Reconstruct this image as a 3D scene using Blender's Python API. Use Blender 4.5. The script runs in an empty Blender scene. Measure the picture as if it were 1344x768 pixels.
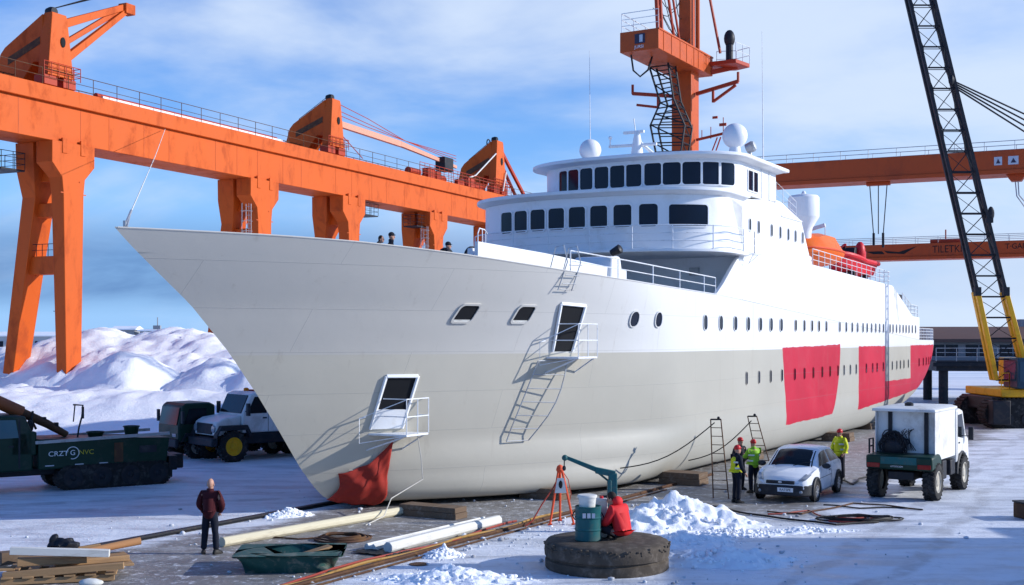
import bpy, bmesh, math, random
from mathutils import Vector as V, Matrix as M, noise
random.seed(7)
R = math.radians
sc = bpy.context.scene
COL = sc.collection
#HULLBEGIN
def lerp(tab, x):
    if x <= tab[0][0]: return tab[0][1]
    for (x0, y0), (x1, y1) in zip(tab, tab[1:]):
        if x <= x1: return y0 + (y1 - y0) * (x - x0) / (x1 - x0)
    return tab[-1][1]
BEAM = 6.4
STEM = [(.1, .5), (.22, -.1), (.45, -.62), (.8, -1.05), (1.33, -1.58), (2.36, -2.42), (3.45, -3.35), (4.66, -4.49), (5.87, -5.86), (6.76, -7.14), (7.27, -7.86), (7.64, -8.32), (8.2, -9.1)]
LEN = [(.15, 9), (1, 12), (2, 14), (5, 15.5), (7.2, 15.5), (8, 15)]
SHEER = [(-8.32, 7.64), (-7.5, 7.635), (-5.5, 7.61), (-4.5, 7.59), (-3, 7.54), (-1.5, 7.45), (0, 7.35), (2, 7.19), (4, 7.04), (6, 6.92), (8, 6.83), (11, 6.75), (14.5, 6.66), (20, 6.4), (50.3, 4.95), (60, 4.9)]
def stem(z): return lerp(STEM, z)
def sheer(u): return lerp(SHEER, u)
def zbot(u): return .15 + (2.9 * ((u - 38) / 20.6) ** 2.0 if u > 38 else 0)
def half(u, z):
    zb = zbot(u)
    rad = 1.7 + (zb - .15) * .25
    t = max(0., (z - zb) / rad)
    w = BEAM * (.84 + .16 * math.sqrt(max(0, 1 - (1 - t) ** 2))) if t < 1 else BEAM
    x = (u - stem(z)) / lerp(LEN, z)
    x = min(1., max(0., x))
    w *= 1 - (1 - x) ** 1.62
    if u > 50.3:
        q = (u - 50.3) / 8.1
        w *= 1 - .10 * q * q
        if u > 57.0:
            k = min(1, (u - 57.0) / 1.4)
            w *= 1 - .16 * (1 - math.sqrt(max(0, 1 - k * k)))
    return w
#HULLEND

# ---------------------------------------------------------------- mesh builder
class MB:
    def __init__(s): s.v = []; s.f = []
    def add(s, vs, fs, m=None):
        o = len(s.v)
        s.v += [tuple(m @ V(p)) if m else tuple(p) for p in vs]
        s.f += [[i + o for i in f] for f in fs]
        return s
    def box(s, c, d, m=None):
        x, y, z = d[0] / 2, d[1] / 2, d[2] / 2
        vs = [(c[0] + i * x, c[1] + j * y, c[2] + k * z) for i in (-1, 1) for j in (-1, 1) for k in (-1, 1)]
        return s.add(vs, [(0, 1, 3, 2), (4, 6, 7, 5), (0, 4, 5, 1), (2, 3, 7, 6), (0, 2, 6, 4), (1, 5, 7, 3)], m)
    def b2(s, x0, x1, y0, y1, z0, z1, m=None):
        return s.box(((x0 + x1) / 2, (y0 + y1) / 2, (z0 + z1) / 2), (abs(x1 - x0), abs(y1 - y0), abs(z1 - z0)), m)
    def tube(s, pts, r, n=6, closed=False):
        pts = [V(p) for p in pts]
        if not isinstance(r, (list, tuple)): r = [r] * len(pts)
        L = len(pts); prev = None; vs = []; fs = []
        for i, p in enumerate(pts):
            if closed: t = pts[(i + 1) % L] - pts[i - 1]
            else: t = pts[min(i + 1, L - 1)] - pts[max(i - 1, 0)]
            if t.length < 1e-9: t = V((0, 0, 1))
            t.normalize()
            if prev is None:
                a = V((0, 0, 1)) if abs(t.z) < .9 else V((1, 0, 0))
                prev = t.cross(a).normalized()
            nrm = prev - t * prev.dot(t)
            if nrm.length < 1e-6: nrm = t.orthogonal()
            nrm.normalize(); prev = nrm; b = t.cross(nrm)
            for k in range(n):
                an = 2 * math.pi * k / n
                vs.append(p + (nrm * math.cos(an) + b * math.sin(an)) * r[i])
        for i in range(L if closed else L - 1):
            j = (i + 1) % L
            for k in range(n):
                fs.append((i * n + k, i * n + (k + 1) % n, j * n + (k + 1) % n, j * n + k))
        if not closed:
            fs.append(tuple(range(n))[::-1]); fs.append(tuple((L - 1) * n + k for k in range(n)))
        return s.add(vs, fs)
    def bar(s, p, q, w, h, up=(0, 0, 1), w2=None, h2=None):
        p, q = V(p), V(q); t = (q - p).normalized(); u = V(up)
        if abs(t.dot(u)) > .98: u = V((1, 0, 0))
        a = t.cross(u).normalized(); b = a.cross(t)
        w2 = w if w2 is None else w2; h2 = h if h2 is None else h2
        vs = []
        for c, ww, hh in ((p, w, h), (q, w2, h2)):
            for i, j in ((-1, -1), (1, -1), (1, 1), (-1, 1)): vs.append(c + a * i * ww / 2 + b * j * hh / 2)
        return s.add(vs, [(3, 2, 1, 0), (4, 5, 6, 7), (0, 1, 5, 4), (1, 2, 6, 5), (2, 3, 7, 6), (3, 0, 4, 7)])
    def lathe(s, prof, n=24, m=None, caps=True):
        vs = []; fs = []; L = len(prof)
        for r, z in prof:
            for k in range(n):
                a = 2 * math.pi * k / n; vs.append((r * math.cos(a), r * math.sin(a), z))
        for i in range(L - 1):
            for k in range(n): fs.append((i * n + k, i * n + (k + 1) % n, (i + 1) * n + (k + 1) % n, (i + 1) * n + k))
        if caps: fs.append(tuple(range(n))[::-1]); fs.append(tuple((L - 1) * n + k for k in range(n)))
        return s.add(vs, fs, m)
    def prism(s, poly, a, b, axis='y', m=None):
        n = len(poly); f = {'y': lambda p, t: (p[0], t, p[1]), 'z': lambda p, t: (p[0], p[1], t), 'x': lambda p, t: (t, p[0], p[1])}[axis]
        vs = [f(p, a) for p in poly] + [f(p, b) for p in poly]
        fs = [tuple(range(n)), tuple(range(2 * n - 1, n - 1, -1))] + [(i, i + n, (i + 1) % n + n, (i + 1) % n) for i in range(n)]
        return s.add(vs, fs, m)
    def ell(s, c, r, n=16, k=10, m=None):
        if not isinstance(r, (list, tuple)): r = (r, r, r)
        vs = [(c[0], c[1], c[2] + r[2])]; fs = []
        for i in range(1, k):
            th = math.pi * i / k
            for j in range(n):
                a = 2 * math.pi * j / n
                vs.append((c[0] + r[0] * math.sin(th) * math.cos(a), c[1] + r[1] * math.sin(th) * math.sin(a), c[2] + r[2] * math.cos(th)))
        vs.append((c[0], c[1], c[2] - r[2])); e = len(vs) - 1
        for j in range(n):
            fs.append((0, 1 + j, 1 + (j + 1) % n)); fs.append((e, 1 + (k - 2) * n + (j + 1) % n, 1 + (k - 2) * n + j))
        for i in range(k - 2):
            for j in range(n): fs.append((1 + i * n + j, 1 + (i + 1) * n + j, 1 + (i + 1) * n + (j + 1) % n, 1 + i * n + (j + 1) % n))
        return s.add(vs, fs, m)
    def loft(s, rings, caps=True, closed=True, m=None):
        n = len(rings[0]); vs = [p for r in rings for p in r]; fs = []
        for i in range(len(rings) - 1):
            for k in range(n if closed else n - 1):
                fs.append((i * n + k, i * n + (k + 1) % n, (i + 1) * n + (k + 1) % n, (i + 1) * n + k))
        if caps and closed:
            fs.append(tuple(range(n))[::-1]); fs.append(tuple((len(rings) - 1) * n + k for k in range(n)))
        return s.add(vs, fs, m)
    def rail(s, pts, h=1.0, rows=3, step=1.3, r=.02, up=V((0, 0, 1)), close_end=True):
        pts = [V(p) for p in pts]
        for k in range(rows):
            z = h * (k + 1) / rows
            s.tube([p + up * z for p in pts], r if k == rows - 1 else r * .8, 5)
        acc = 0; marks = [pts[0]]
        for a, b in zip(pts, pts[1:]):
            L = (b - a).length; n = max(1, round(L / step)) if L > step * .6 else 0
            if n:
                for i in range(1, n + 1): marks.append(a.lerp(b, i / n))
            else:
                acc += L
                if acc > step: marks.append(b); acc = 0
        if close_end: marks.append(pts[-1])
        for p in marks: s.tube([p, p + up * h], r, 5)
        return s

def link(o, parent=None):
    COL.objects.link(o)
    if parent: o.parent = parent
    return o
def fin(me, angle=35, recalc=True):
    if recalc:
        bm = bmesh.new(); bm.from_mesh(me); bmesh.ops.recalc_face_normals(bm, faces=bm.faces); bm.to_mesh(me); bm.free()
    if angle:
        me.polygons.foreach_set('use_smooth', [True] * len(me.polygons))
        me.set_sharp_from_angle(angle=R(angle))
    me.update()
def P(name, mb, m, parent=None, angle=35, bevel=0, label=None, recalc=True, seg=2):
    me = bpy.data.meshes.new(name); me.from_pydata([tuple(p) for p in mb.v], [], [tuple(f) for f in mb.f])
    fin(me, angle, recalc)
    me.materials.append(m)
    o = link(bpy.data.objects.new(name, me), parent)
    if bevel:
        md = o.modifiers.new('bevel', 'BEVEL'); md.width = bevel; md.segments = seg; md.limit_method = 'ANGLE'; md.angle_limit = R(40); md.harden_normals = False
    if label: o['label'] = label
    return o
def tag(o, label=None, cat=None, group=None, kind=None):
    for k, x in (('label', label), ('category', cat), ('group', group), ('kind', kind)):
        if x: o[k] = x
    return o
def T(name, label, cat, loc=(0, 0, 0), rz=0, group=None):
    o = bpy.data.objects.new(name, None); o.empty_display_size = .3
    COL.objects.link(o); o.location = loc; o.rotation_euler = (0, 0, rz)
    return tag(o, label, cat, group)
def copy_tree(o, parent=None):
    c = o.copy(); COL.objects.link(c)
    if parent: c.parent = parent
    for ch in list(o.children): copy_tree(ch, c)
    return c
def text(name, body, size, m, parent, mat4, ext=.004, sx=1.0, label=None):
    cu = bpy.data.curves.new(name, 'FONT'); cu.body = body; cu.size = size; cu.extrude = ext; cu.align_x = 'CENTER'; cu.align_y = 'CENTER'
    t = bpy.data.objects.new(name + '_tmp', cu); COL.objects.link(t)
    dg = bpy.context.evaluated_depsgraph_get(); me = bpy.data.meshes.new_from_object(t.evaluated_get(dg))
    bpy.data.objects.remove(t); bpy.data.curves.remove(cu)
    me.name = name; me.transform(M.Diagonal((sx, 1, 1, 1))); me.transform(mat4)
    me.materials.clear(); me.materials.append(m)
    o = link(bpy.data.objects.new(name, me), parent)
    if label: o['label'] = label
    return o
def face_mat(origin, right, up):      # text plane: right and up vectors
    r = V(right).normalized(); u = V(up); u = (u - r * u.dot(r)).normalized(); n = r.cross(u)
    m = M.Identity(4)
    for i in range(3): m[i][0], m[i][1], m[i][2], m[i][3] = r[i], u[i], n[i], V(origin)[i]
    return m

# ---------------------------------------------------------------- materials
class G:                               # tiny node helper
    def __init__(s, name):
        s.m = bpy.data.materials.new(name); s.m.use_nodes = True; s.t = s.m.node_tree
        s.p = s.t.nodes['Principled BSDF']; s.co = s.n('ShaderNodeTexCoord').outputs['Object']
    def n(s, k, **kw):
        x = s.t.nodes.new(k)
        for a, b in kw.items(): setattr(x, a, b)
        return x
    def put(s, sock, val):
        if hasattr(val, 'is_output') or isinstance(val, bpy.types.NodeSocket): s.t.links.new(val, sock)
        else: sock.default_value = val
    def math(s, op, a, b=0., c=0., clamp=False):
        x = s.n('ShaderNodeMath', operation=op, use_clamp=clamp)
        s.put(x.inputs[0], a); s.put(x.inputs[1], b); s.put(x.inputs[2], c); return x.outputs[0]
    def mapping(s, scale=(1, 1, 1), rot=(0, 0, 0), loc=(0, 0, 0), co=None):
        x = s.n('ShaderNodeMapping'); s.put(x.inputs['Vector'], co or s.co)
        x.inputs['Scale'].default_value = scale; x.inputs['Rotation'].default_value = rot; x.inputs['Location'].default_value = loc; return x.outputs[0]
    def noise(s, scale, detail=4, rough=.55, dist=0, co=None):
        x = s.n('ShaderNodeTexNoise'); s.put(x.inputs['Vector'], co or s.co)
        x.inputs['Scale'].default_value = scale; x.inputs['Detail'].default_value = detail; x.inputs['Roughness'].default_value = rough; x.inputs['Distortion'].default_value = dist
        return x.outputs['Fac']
    def step(s, v, lo, hi):
        x = s.n('ShaderNodeMapRange', interpolation_type='SMOOTHSTEP'); s.put(x.inputs[0], v); x.inputs[1].default_value = lo; x.inputs[2].default_value = hi
        return x.outputs[0]
    def mix(s, f, a, b):
        x = s.n('ShaderNodeMix', data_type='RGBA'); s.put(x.inputs[0], f)
        for i, c in ((6, a), (7, b)):
            if isinstance(c, tuple): c = (*c[:3], 1)
            s.put(x.inputs[i], c)
        return x.outputs[2]
    def mul(s, col, f):
        x = s.n('ShaderNodeVectorMath', operation='SCALE')
        s.put(x.inputs[0], col[:3] if isinstance(col, tuple) else col); s.put(x.inputs[3], f); return x.outputs[0]
    def bump(s, h, strength, dist=.02, nrm=None):
        x = s.n('ShaderNodeBump'); s.put(x.inputs['Height'], h); x.inputs['Strength'].default_value = strength; x.inputs['Distance'].default_value = dist
        if nrm: s.put(x.inputs['Normal'], nrm)
        return x.outputs[0]
    def done(s, col=None, rough=None, nrm=None, metal=None):
        i = s.p.inputs
        if col is not None: s.put(i['Base Color'], (*col[:3], 1) if isinstance(col, tuple) else col)
        if rough is not None: s.put(i['Roughness'], rough)
        if metal is not None: s.put(i['Metallic'], metal)
        if nrm is not None: s.put(i['Normal'], nrm)
        return s.m
def mat(name, col, rough=.5, metal=0., var=.14, vs=1.5, dirt=None, damt=.5, ds=3., bump=.15, bs=25., stretch=(1, 1, 1), spec=.25):
    g = G(name)
    co = g.mapping(scale=stretch)
    f = g.noise(vs, 5, .6, co=co)
    k = g.math('MULTIPLY_ADD', f, 2 * var, 1 - var)
    c = g.mul(col, k)
    rg = g.math('MULTIPLY_ADD', f, .25, rough - .12, clamp=True)
    if dirt:
        d = g.noise(ds, 7, .68, .4, co=co)
        d = g.math('MULTIPLY', g.step(d, .48, .68), damt)
        c = g.mix(d, c, dirt)
        rg = g.math('MULTIPLY_ADD', d, .3, rg, clamp=True)
    nr = g.bump(g.noise(bs, 4, .6, co=co), bump, .01) if bump else None
    g.p.inputs['Specular IOR Level'].default_value = spec
    return g.done(c, rg, nr, metal)
def glass(name, col=(.004, .008, .022), rough=.06):
    g = G(name); f = g.noise(.8, 2)
    g.p.inputs['Specular IOR Level'].default_value = .22
    return g.done(g.mul(col, g.math('MULTIPLY_ADD', f, .9, .55)), rough, g.bump(g.noise(1.5, 2), .05, .02))

RUST = (.11, .035, .015)
m_white = mat('white_paint', (.80, .81, .82), .42, var=.05, vs=.6, dirt=(.55, .52, .47), damt=.28, ds=1.2, bump=.05, bs=6)
m_rail = mat('rail_white', (.75, .77, .79), .45, var=.1, dirt=RUST, damt=.25, ds=6)
m_steel = mat('galvanised_steel', (.42, .44, .46), .45, .6, var=.2, dirt=(.2, .13, .09), damt=.4)
m_orange = mat('crane_orange', (.58, .094, .007), .6, var=.16, vs=.35, dirt=(.30, .048, .014), damt=.6, ds=.7, bump=.06, bs=4, stretch=(1, 1, .45))
m_orange2 = mat('far_crane_orange', (.50, .078, .016), .5, var=.12, vs=.2, dirt=(.25, .05, .025), damt=.4, ds=.5, bump=.05, bs=3, stretch=(1, 1, .5))
m_mast = mat('mast_orange', (.52, .085, .014), .45, var=.12, vs=.8, dirt=(.3, .06, .03), damt=.45, ds=1.4)
m_redpipe = mat('red_paint', (.40, .04, .012), .45, var=.15, dirt=(.3, .05, .03), damt=.3)
m_black = mat('black_steel', (.018, .02, .026), .5, .2, var=.3, dirt=(.08, .06, .05), damt=.4)
m_rubber = mat('tyre_rubber', (.016, .016, .017), .75, var=.3, dirt=(.16, .15, .14), damt=.35, ds=4, bump=.3, bs=20)
m_yellow = mat('crane_yellow', (.72, .38, .012), .42, var=.12, dirt=(.25, .14, .04), damt=.4, ds=1.5)
m_green = mat('green_paint', (.006, .032, .020), .4, var=.25, dirt=(.07, .065, .055), damt=.45, ds=1.6)
m_teal = mat('teal_paint', (.012, .105, .11), .45, var=.2, dirt=(.12, .1, .08), damt=.5, ds=3)
m_truckwhite = mat('truck_white', (.72, .72, .70), .4, var=.06, dirt=(.33, .29, .24), damt=.5, ds=1.1)
m_carwhite = mat('car_white', (.74, .76, .79), .25, var=.04, dirt=(.5, .48, .45), damt=.25, ds=1.5, bump=0)
m_plastic = mat('dark_plastic', (.022, .025, .032), .55, var=.2, dirt=(.12, .11, .1), damt=.3)
m_yrim = mat('yellow_rim', (.80, .40, .012), .45, var=.2, dirt=(.2, .12, .04), damt=.35, ds=4)
m_lrim = mat('pale_rim', (.48, .45, .38), .45, .2, var=.2, dirt=(.2, .14, .08), damt=.6, ds=4)
m_alloy = mat('alloy_rim', (.55, .56, .58), .3, .7, var=.1, bump=0)
m_wood = mat('sawn_wood', (.36, .22, .11), .75, var=.35, vs=3, dirt=(.14, .09, .06), damt=.5, ds=2.5, bump=.5, bs=18, stretch=(.25, 3, 3))
m_timber = mat('dark_timber', (.15, .10, .065), .8, var=.35, vs=3, dirt=(.3, .26, .22), damt=.4, ds=2, bump=.6, bs=14, stretch=(.4, 3, 3))
m_pale = mat('pale_beam', (.68, .67, .62), .55, var=.1, dirt=(.35, .32, .27), damt=.5, ds=3, stretch=(.4, 2, 2))
m_conc = mat('concrete', (.075, .06, .046), .85, var=.4, vs=5, dirt=(.20, .17, .14), damt=.5, ds=5, bump=.7, bs=16)
m_rusty = mat('rusty_steel', (.10, .05, .03), .75, .2, var=.4, dirt=(.24, .13, .05), damt=.6, ds=3, bump=.5)
m_ropew = mat('pale_rope', (.55, .52, .46), .8, bump=.3, bs=80)
m_cable = mat('black_cable', (.018, .016, .016), .55, bump=.1)
m_hosered = mat('red_hose', (.30, .045, .03), .55, bump=.1)
m_tarp = mat('red_tarpaulin', (.36, .032, .022), .7, var=.2, vs=2, dirt=(.2, .04, .03), damt=.4, bump=.4, bs=60)
m_safety = mat('safety_orange', (.75, .09, .03), .5, var=.15, dirt=(.3, .1, .05), damt=.3)
m_lifeboat = mat('lifeboat_orange', (.75, .13, .01), .4, var=.08, dirt=(.5, .12, .03), damt=.35, bump=.05)
m_boatred = mat('boat_red', (.62, .02, .03), .45, var=.15, dirt=(.3, .02, .02), damt=.4)
m_glass = glass('window_glass')
m_carglass = glass('vehicle_glass', (.008, .012, .016), .12)
m_dark = mat('dark_interior', (.008, .009, .012), .8, bump=0)
m_lamp = mat('lamp_lens', (.30, .33, .37), .12, .3, var=.1, bump=0)
m_redlens = mat('red_lens', (.25, .01, .01), .2, bump=0)
m_amber = mat('amber_lens', (.7, .2, .01), .25, bump=0)
m_letw = mat('white_lettering', (.75, .77, .8), .5, bump=0)
m_lety = mat('yellow_lettering', (.42, .36, .03), .5, bump=0)
m_letb = mat('black_lettering', (.015, .012, .012), .6, bump=0)
m_emblem = mat('emblem_grey', (.55, .57, .62), .5, bump=0)
m_emblue = mat('emblem_dark', (.05, .04, .07), .5, bump=0)
m_skin = mat('skin', (.50, .27, .19), .5, var=.08, vs=8, bump=.05)
m_maroon = mat('maroon_jacket', (.055, .008, .012), .85, var=.25, vs=5, bump=.5, bs=14)
m_navy = mat('navy_cloth', (.008, .011, .022), .85, var=.25, vs=5, bump=.5, bs=14)
m_redj = mat('red_jacket', (.66, .022, .025), .7, var=.15, vs=4, bump=.6, bs=9)
m_hivis = mat('hi_vis_yellow', (.58, .62, .02), .65, var=.12, vs=6, bump=.4, bs=14)
m_hivisg = mat('hi_vis_green', (.25, .50, .03), .65, var=.12, vs=6, bump=.4, bs=14)
m_reflect = mat('reflective_tape', (.6, .62, .62), .3, .2, bump=0)
m_boot = mat('black_boots', (.012, .011, .011), .5)
m_hair = mat('dark_hair', (.03, .018, .012), .7, bump=.6, bs=60)
m_hairg = mat('grey_hair', (.35, .3, .27), .7, bump=.6, bs=60)
m_hatred = mat('red_helmet', (.55, .03, .03), .3, bump=0)
m_darkcl = mat('dark_clothes', (.02, .02, .028), .85, bump=.4, bs=14)
m_eye = mat('eye_dark', (.02, .015, .012), .3, bump=0)
m_build = mat('pale_cladding', (.42, .43, .44), .6, var=.1, vs=.1, bump=0, stretch=(4, 1, 1))
m_brown = mat('brown_roof', (.14, .085, .07), .7, var=.15, vs=.3, bump=0)
m_greyb = mat('grey_building', (.28, .29, .31), .7, var=.15, vs=.2, bump=0)
# ---------------------------------------------------------------- camera, sun, sky
cam = bpy.data.cameras.new('camera'); cam.sensor_width = 36; cam.lens = 1600 / 1344 * 36; cam.shift_y = 61 / 1344; cam.clip_start = .1; cam.clip_end = 20000
co = bpy.data.objects.new('camera', cam); COL.objects.link(co); co.location = (0, 0, 5); co.rotation_euler = (R(90), 0, 0); sc.camera = co
SUN_EL = 21.; SUN = V((.999, -.03, 0)).normalized()
sdir = V((SUN.x * math.cos(R(SUN_EL)), SUN.y * math.cos(R(SUN_EL)), math.sin(R(SUN_EL))))
sl = bpy.data.lights.new('sun', 'SUN'); sl.energy = 4.8; sl.angle = R(.53); sl.color = (1, .97, .925)
so = bpy.data.objects.new('sun', sl); COL.objects.link(so); so.rotation_euler = sdir.to_track_quat('Z', 'Y').to_euler(); so.location = (60, 20, 60)
w = bpy.data.worlds.new('World'); sc.world = w; w.use_nodes = True
g = G.__new__(G); g.t = w.node_tree; g.m = None
g.co = g.n('ShaderNodeTexCoord').outputs['Generated']
sky = g.n('ShaderNodeTexSky', sky_type='NISHITA'); sky.sun_disc = False; sky.sun_elevation = R(SUN_EL)
sky.sun_rotation = math.atan2(SUN.x, SUN.y); sky.air_density = 1.0; sky.dust_density = .3; sky.ozone_density = 1.5
sp = g.n('ShaderNodeSeparateXYZ'); g.put(sp.inputs[0], g.co)
zz = g.math('ADD', g.math('MAXIMUM', sp.outputs[2], 0.), .30)
cb = g.n('ShaderNodeCombineXYZ'); g.put(cb.inputs[0], g.math('DIVIDE', sp.outputs[0], zz)); g.put(cb.inputs[1], g.math('DIVIDE', sp.outputs[1], zz))
c1 = g.noise(.85, 6, .52, .6, co=g.mapping((1, 1.25, 1), (0, 0, .5), (6.4, 4.9, 0), cb.outputs[0]))
c2 = g.noise(1.5, 7, .58, .6, co=g.mapping((1, 1.3, 1), (0, 0, -.3), (1.1, 5.2, 0), cb.outputs[0]))
tint = g.n('ShaderNodeMix', data_type='RGBA', blend_type='MULTIPLY'); tint.inputs[0].default_value = 1; g.put(tint.inputs[6], sky.outputs[0]); tint.inputs[7].default_value = (.64, 1.15, 2.0, 1)
hz = g.math('SUBTRACT', 1., g.step(sp.outputs[2], -.02, .26))
skyb = g.mix(g.math('MULTIPLY', hz, .88), tint.outputs[2], (3.3, 5.9, 10.2))
cm = g.math('ADD', g.math('MULTIPLY', c1, .72), g.math('MULTIPLY', c2, .28))
cm = g.math('ADD', cm, g.math('MULTIPLY', sp.outputs[0], .26))
cm = g.math('MULTIPLY', g.step(cm, .38, .64), .92)
view_ = g.math('MULTIPLY', g.step(sp.outputs[1], .05, .7), g.math('SUBTRACT', 1., g.step(sp.outputs[2], .30, .62)))
cm = g.math('MULTIPLY', cm, g.math('MULTIPLY_ADD', view_, .85, .15))
skyb = g.mix(view_, g.mul(skyb, .84), g.mul(skyb, .82))
colr = g.mix(cm, skyb, (5.6, 6.6, 8.2))
# a low grey-blue cloud bank above the horizon
el = sp.outputs[2]
band = g.math('MULTIPLY', g.step(el, .016, .040), g.math('SUBTRACT', 1., g.step(el, .055, .11)))
bn = g.noise(1.0, 6, .6, .3, co=g.mapping((3.2, 3.2, 20), (0, 0, 0), (.4, .2, .3), g.co))
bl_ = g.math('SUBTRACT', 1., g.step(sp.outputs[0], -.12, .30))
colr = g.mix(g.math('MULTIPLY', g.math('MULTIPLY', band, g.math('MULTIPLY_ADD', g.step(bn, .30, .56), .5, .5)), g.math('MULTIPLY_ADD', bl_, .8, .12)), colr, (1.0, 2.1, 4.4))
bg = w.node_tree.nodes['Background']; w.node_tree.links.new(colr, bg.inputs[0]); bg.inputs[1].default_value = .125
sc.view_settings.view_transform = 'Standard'; sc.view_settings.look = 'None'; sc.view_settings.exposure = 0.0; sc.view_settings.gamma = 1
sc.render.engine = 'CYCLES'
sc.render.resolution_x = 1024; sc.render.resolution_y = 585

# ---------------------------------------------------------------- ship coordinates: u aft, v to port (towards us), z up
O = V((-5.2, 35.9, 0)); AX = V((.5, .8660254, 0)); PX = V((.8660254, -.5, 0))
def W(u, v, z=0.): return O + AX * u + PX * v + V((0, 0, z))
def S(u, v, z): return V((u, -v, z))
SHIPROT = R(60)

# ---------------------------------------------------------------- ground
def ground_material():
    g = G('packed_snow_and_concrete')
    s = g.n('ShaderNodeSeparateXYZ'); g.put(s.inputs[0], g.co)
    x, y = s.outputs[0], s.outputs[1]
    dx = g.math('ADD', x, 5.2); dy = g.math('ADD', y, -35.9)
    u = g.math('ADD', g.math('MULTIPLY', dx, .5), g.math('MULTIPLY', dy, .866))
    v = g.math('SUBTRACT', g.math('MULTIPLY', dx, .866), g.math('MULTIPLY', dy, .5))
    big = g.noise(.22, 6, .62, .4)
    streak = g.noise(1.0, 7, .68, .5, co=g.mapping((.34, 1.15, 1), (0, 0, R(-14))))
    streak2 = g.noise(1.0, 6, .7, .8, co=g.mapping((.5, 2.6, 1), (0, 0, R(-24))))
    fine = g.noise(9, 5, .7)
    # concrete slipway strip between the rails, scraped almost clear
    vv = g.math('MULTIPLY_ADD', g.math('SUBTRACT', big, .5), 3.0, v)
    strip = g.math('MULTIPLY', g.step(vv, -.8, .6), g.math('SUBTRACT', 1., g.step(vv, 6.1, 7.6)))
    strip = g.math('MULTIPLY', strip, g.step(u, -30, -22))
    # car park side: scraped patch beside the hull
    p2 = g.math('MULTIPLY', g.step(u, 2.5, 6), g.math('MULTIPLY', g.step(v, 4, 6), g.math('SUBTRACT', 1., g.step(g.math('MULTIPLY_ADD', big, 4., v), 13.2, 15.8))))
    bare = g.math('MAXIMUM', g.math('MULTIPLY', strip, .92), g.math('MULTIPLY', p2, .92))
    thin = g.math('ADD', bare, g.math('MULTIPLY', g.math('SUBTRACT', streak, .5), 1.5))
    thin = g.math('ADD', thin, g.math('MULTIPLY', g.math('SUBTRACT', fine, .5), .5))
    thin = g.step(thin, .18, .95)
    snow = g.mix(g.step(streak, .42, .68), (.78, .81, .86), (.50, .53, .585))
    snow = g.mix(g.math('MULTIPLY', g.step(streak2, .54, .74), .5), snow, (.36, .37, .40))
    snow = g.mix(g.math('MULTIPLY', g.step(big, .5, .72), .35), snow, (.82, .84, .88))
    conc = g.mix(g.noise(1.6, 6, .7), (.15, .14, .135), (.27, .255, .24))
    conc = g.mix(g.math('MULTIPLY', g.step(g.noise(.5, 5, .7), .5, .75), .6), conc, (.09, .085, .085))
    c = g.mix(thin, snow, conc)
    mott = g.noise(2.6, 8, .72, .6)
    c = g.mix(g.math('MULTIPLY', g.step(mott, .54, .66), g.math('MULTIPLY_ADD', thin, .1, .30)), c, (.40, .40, .42))
    c = g.mix(g.math('MULTIPLY', g.step(g.noise(3.4, 8, .75, .3, co=g.mapping((1, 1, 1), (0, 0, 0), (7, 3, 0))), .53, .64), g.math('MULTIPLY_ADD', thin, .35, .3)), c, (.82, .84, .88))
    # tyre tracks across the yard
    for k_, (ox, oy, an, wd) in enumerate(((7.0, 27.0, 62, .22), (8.7, 27.0, 62, .22), (-9, 37, 22, .3), (-9, 39, 22, .3), (14.5, 30, 48, .25))):
        ca, sa = math.cos(R(an)), math.sin(R(an))
        dist = g.math('ABSOLUTE', g.math('ADD', g.math('SUBTRACT', g.math('MULTIPLY', g.math('ADD', y, -oy), ca), g.math('MULTIPLY', g.math('ADD', x, -ox), sa)), g.math('MULTIPLY', g.math('SUBTRACT', g.noise(.12, 2), .5), 3.)))
        tk_ = g.math('MULTIPLY', g.math('SUBTRACT', 1., g.step(dist, wd * .5, wd * 1.3)), g.step(g.noise(1.1, 5, .7), .36, .62))
        c = g.mix(g.math('MULTIPLY', tk_, .5), c, (.30, .30, .32))
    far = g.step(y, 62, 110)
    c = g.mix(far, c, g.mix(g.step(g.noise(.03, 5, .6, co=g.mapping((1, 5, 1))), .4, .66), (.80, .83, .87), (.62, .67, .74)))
    rg = g.math('MULTIPLY_ADD', g.step(streak, .4, .7), -.3, .62)
    h = g.math('ADD', g.math('MULTIPLY', g.math('ADD', streak, mott), .5), g.math('ADD', g.math('MULTIPLY', fine, .3), g.math('MULTIPLY', g.noise(30, 3), .08)))
    g.p.inputs['Specular IOR Level'].default_value = .35
    return g.done(c, rg, g.bump(h, .55, .12))
mb = MB()
xs = [-6000, -1500, -400, -120] + [-60 + 4 * i for i in range(36)] + [140, 400, 1500, 6000]
ys = [-200, -20, 0] + [8 + 4 * i for i in range(28)] + [160, 250, 500, 1500, 9000]
vs = [(x, y, 0) for y in ys for x in xs]; n = len(xs)
mb.add(vs, [(j * n + i, j * n + i + 1, (j + 1) * n + i + 1, (j + 1) * n + i) for j in range(len(ys) - 1) for i in range(n - 1)])
tag(P('ground', mb, ground_material(), angle=0), kind='structure')

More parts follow.
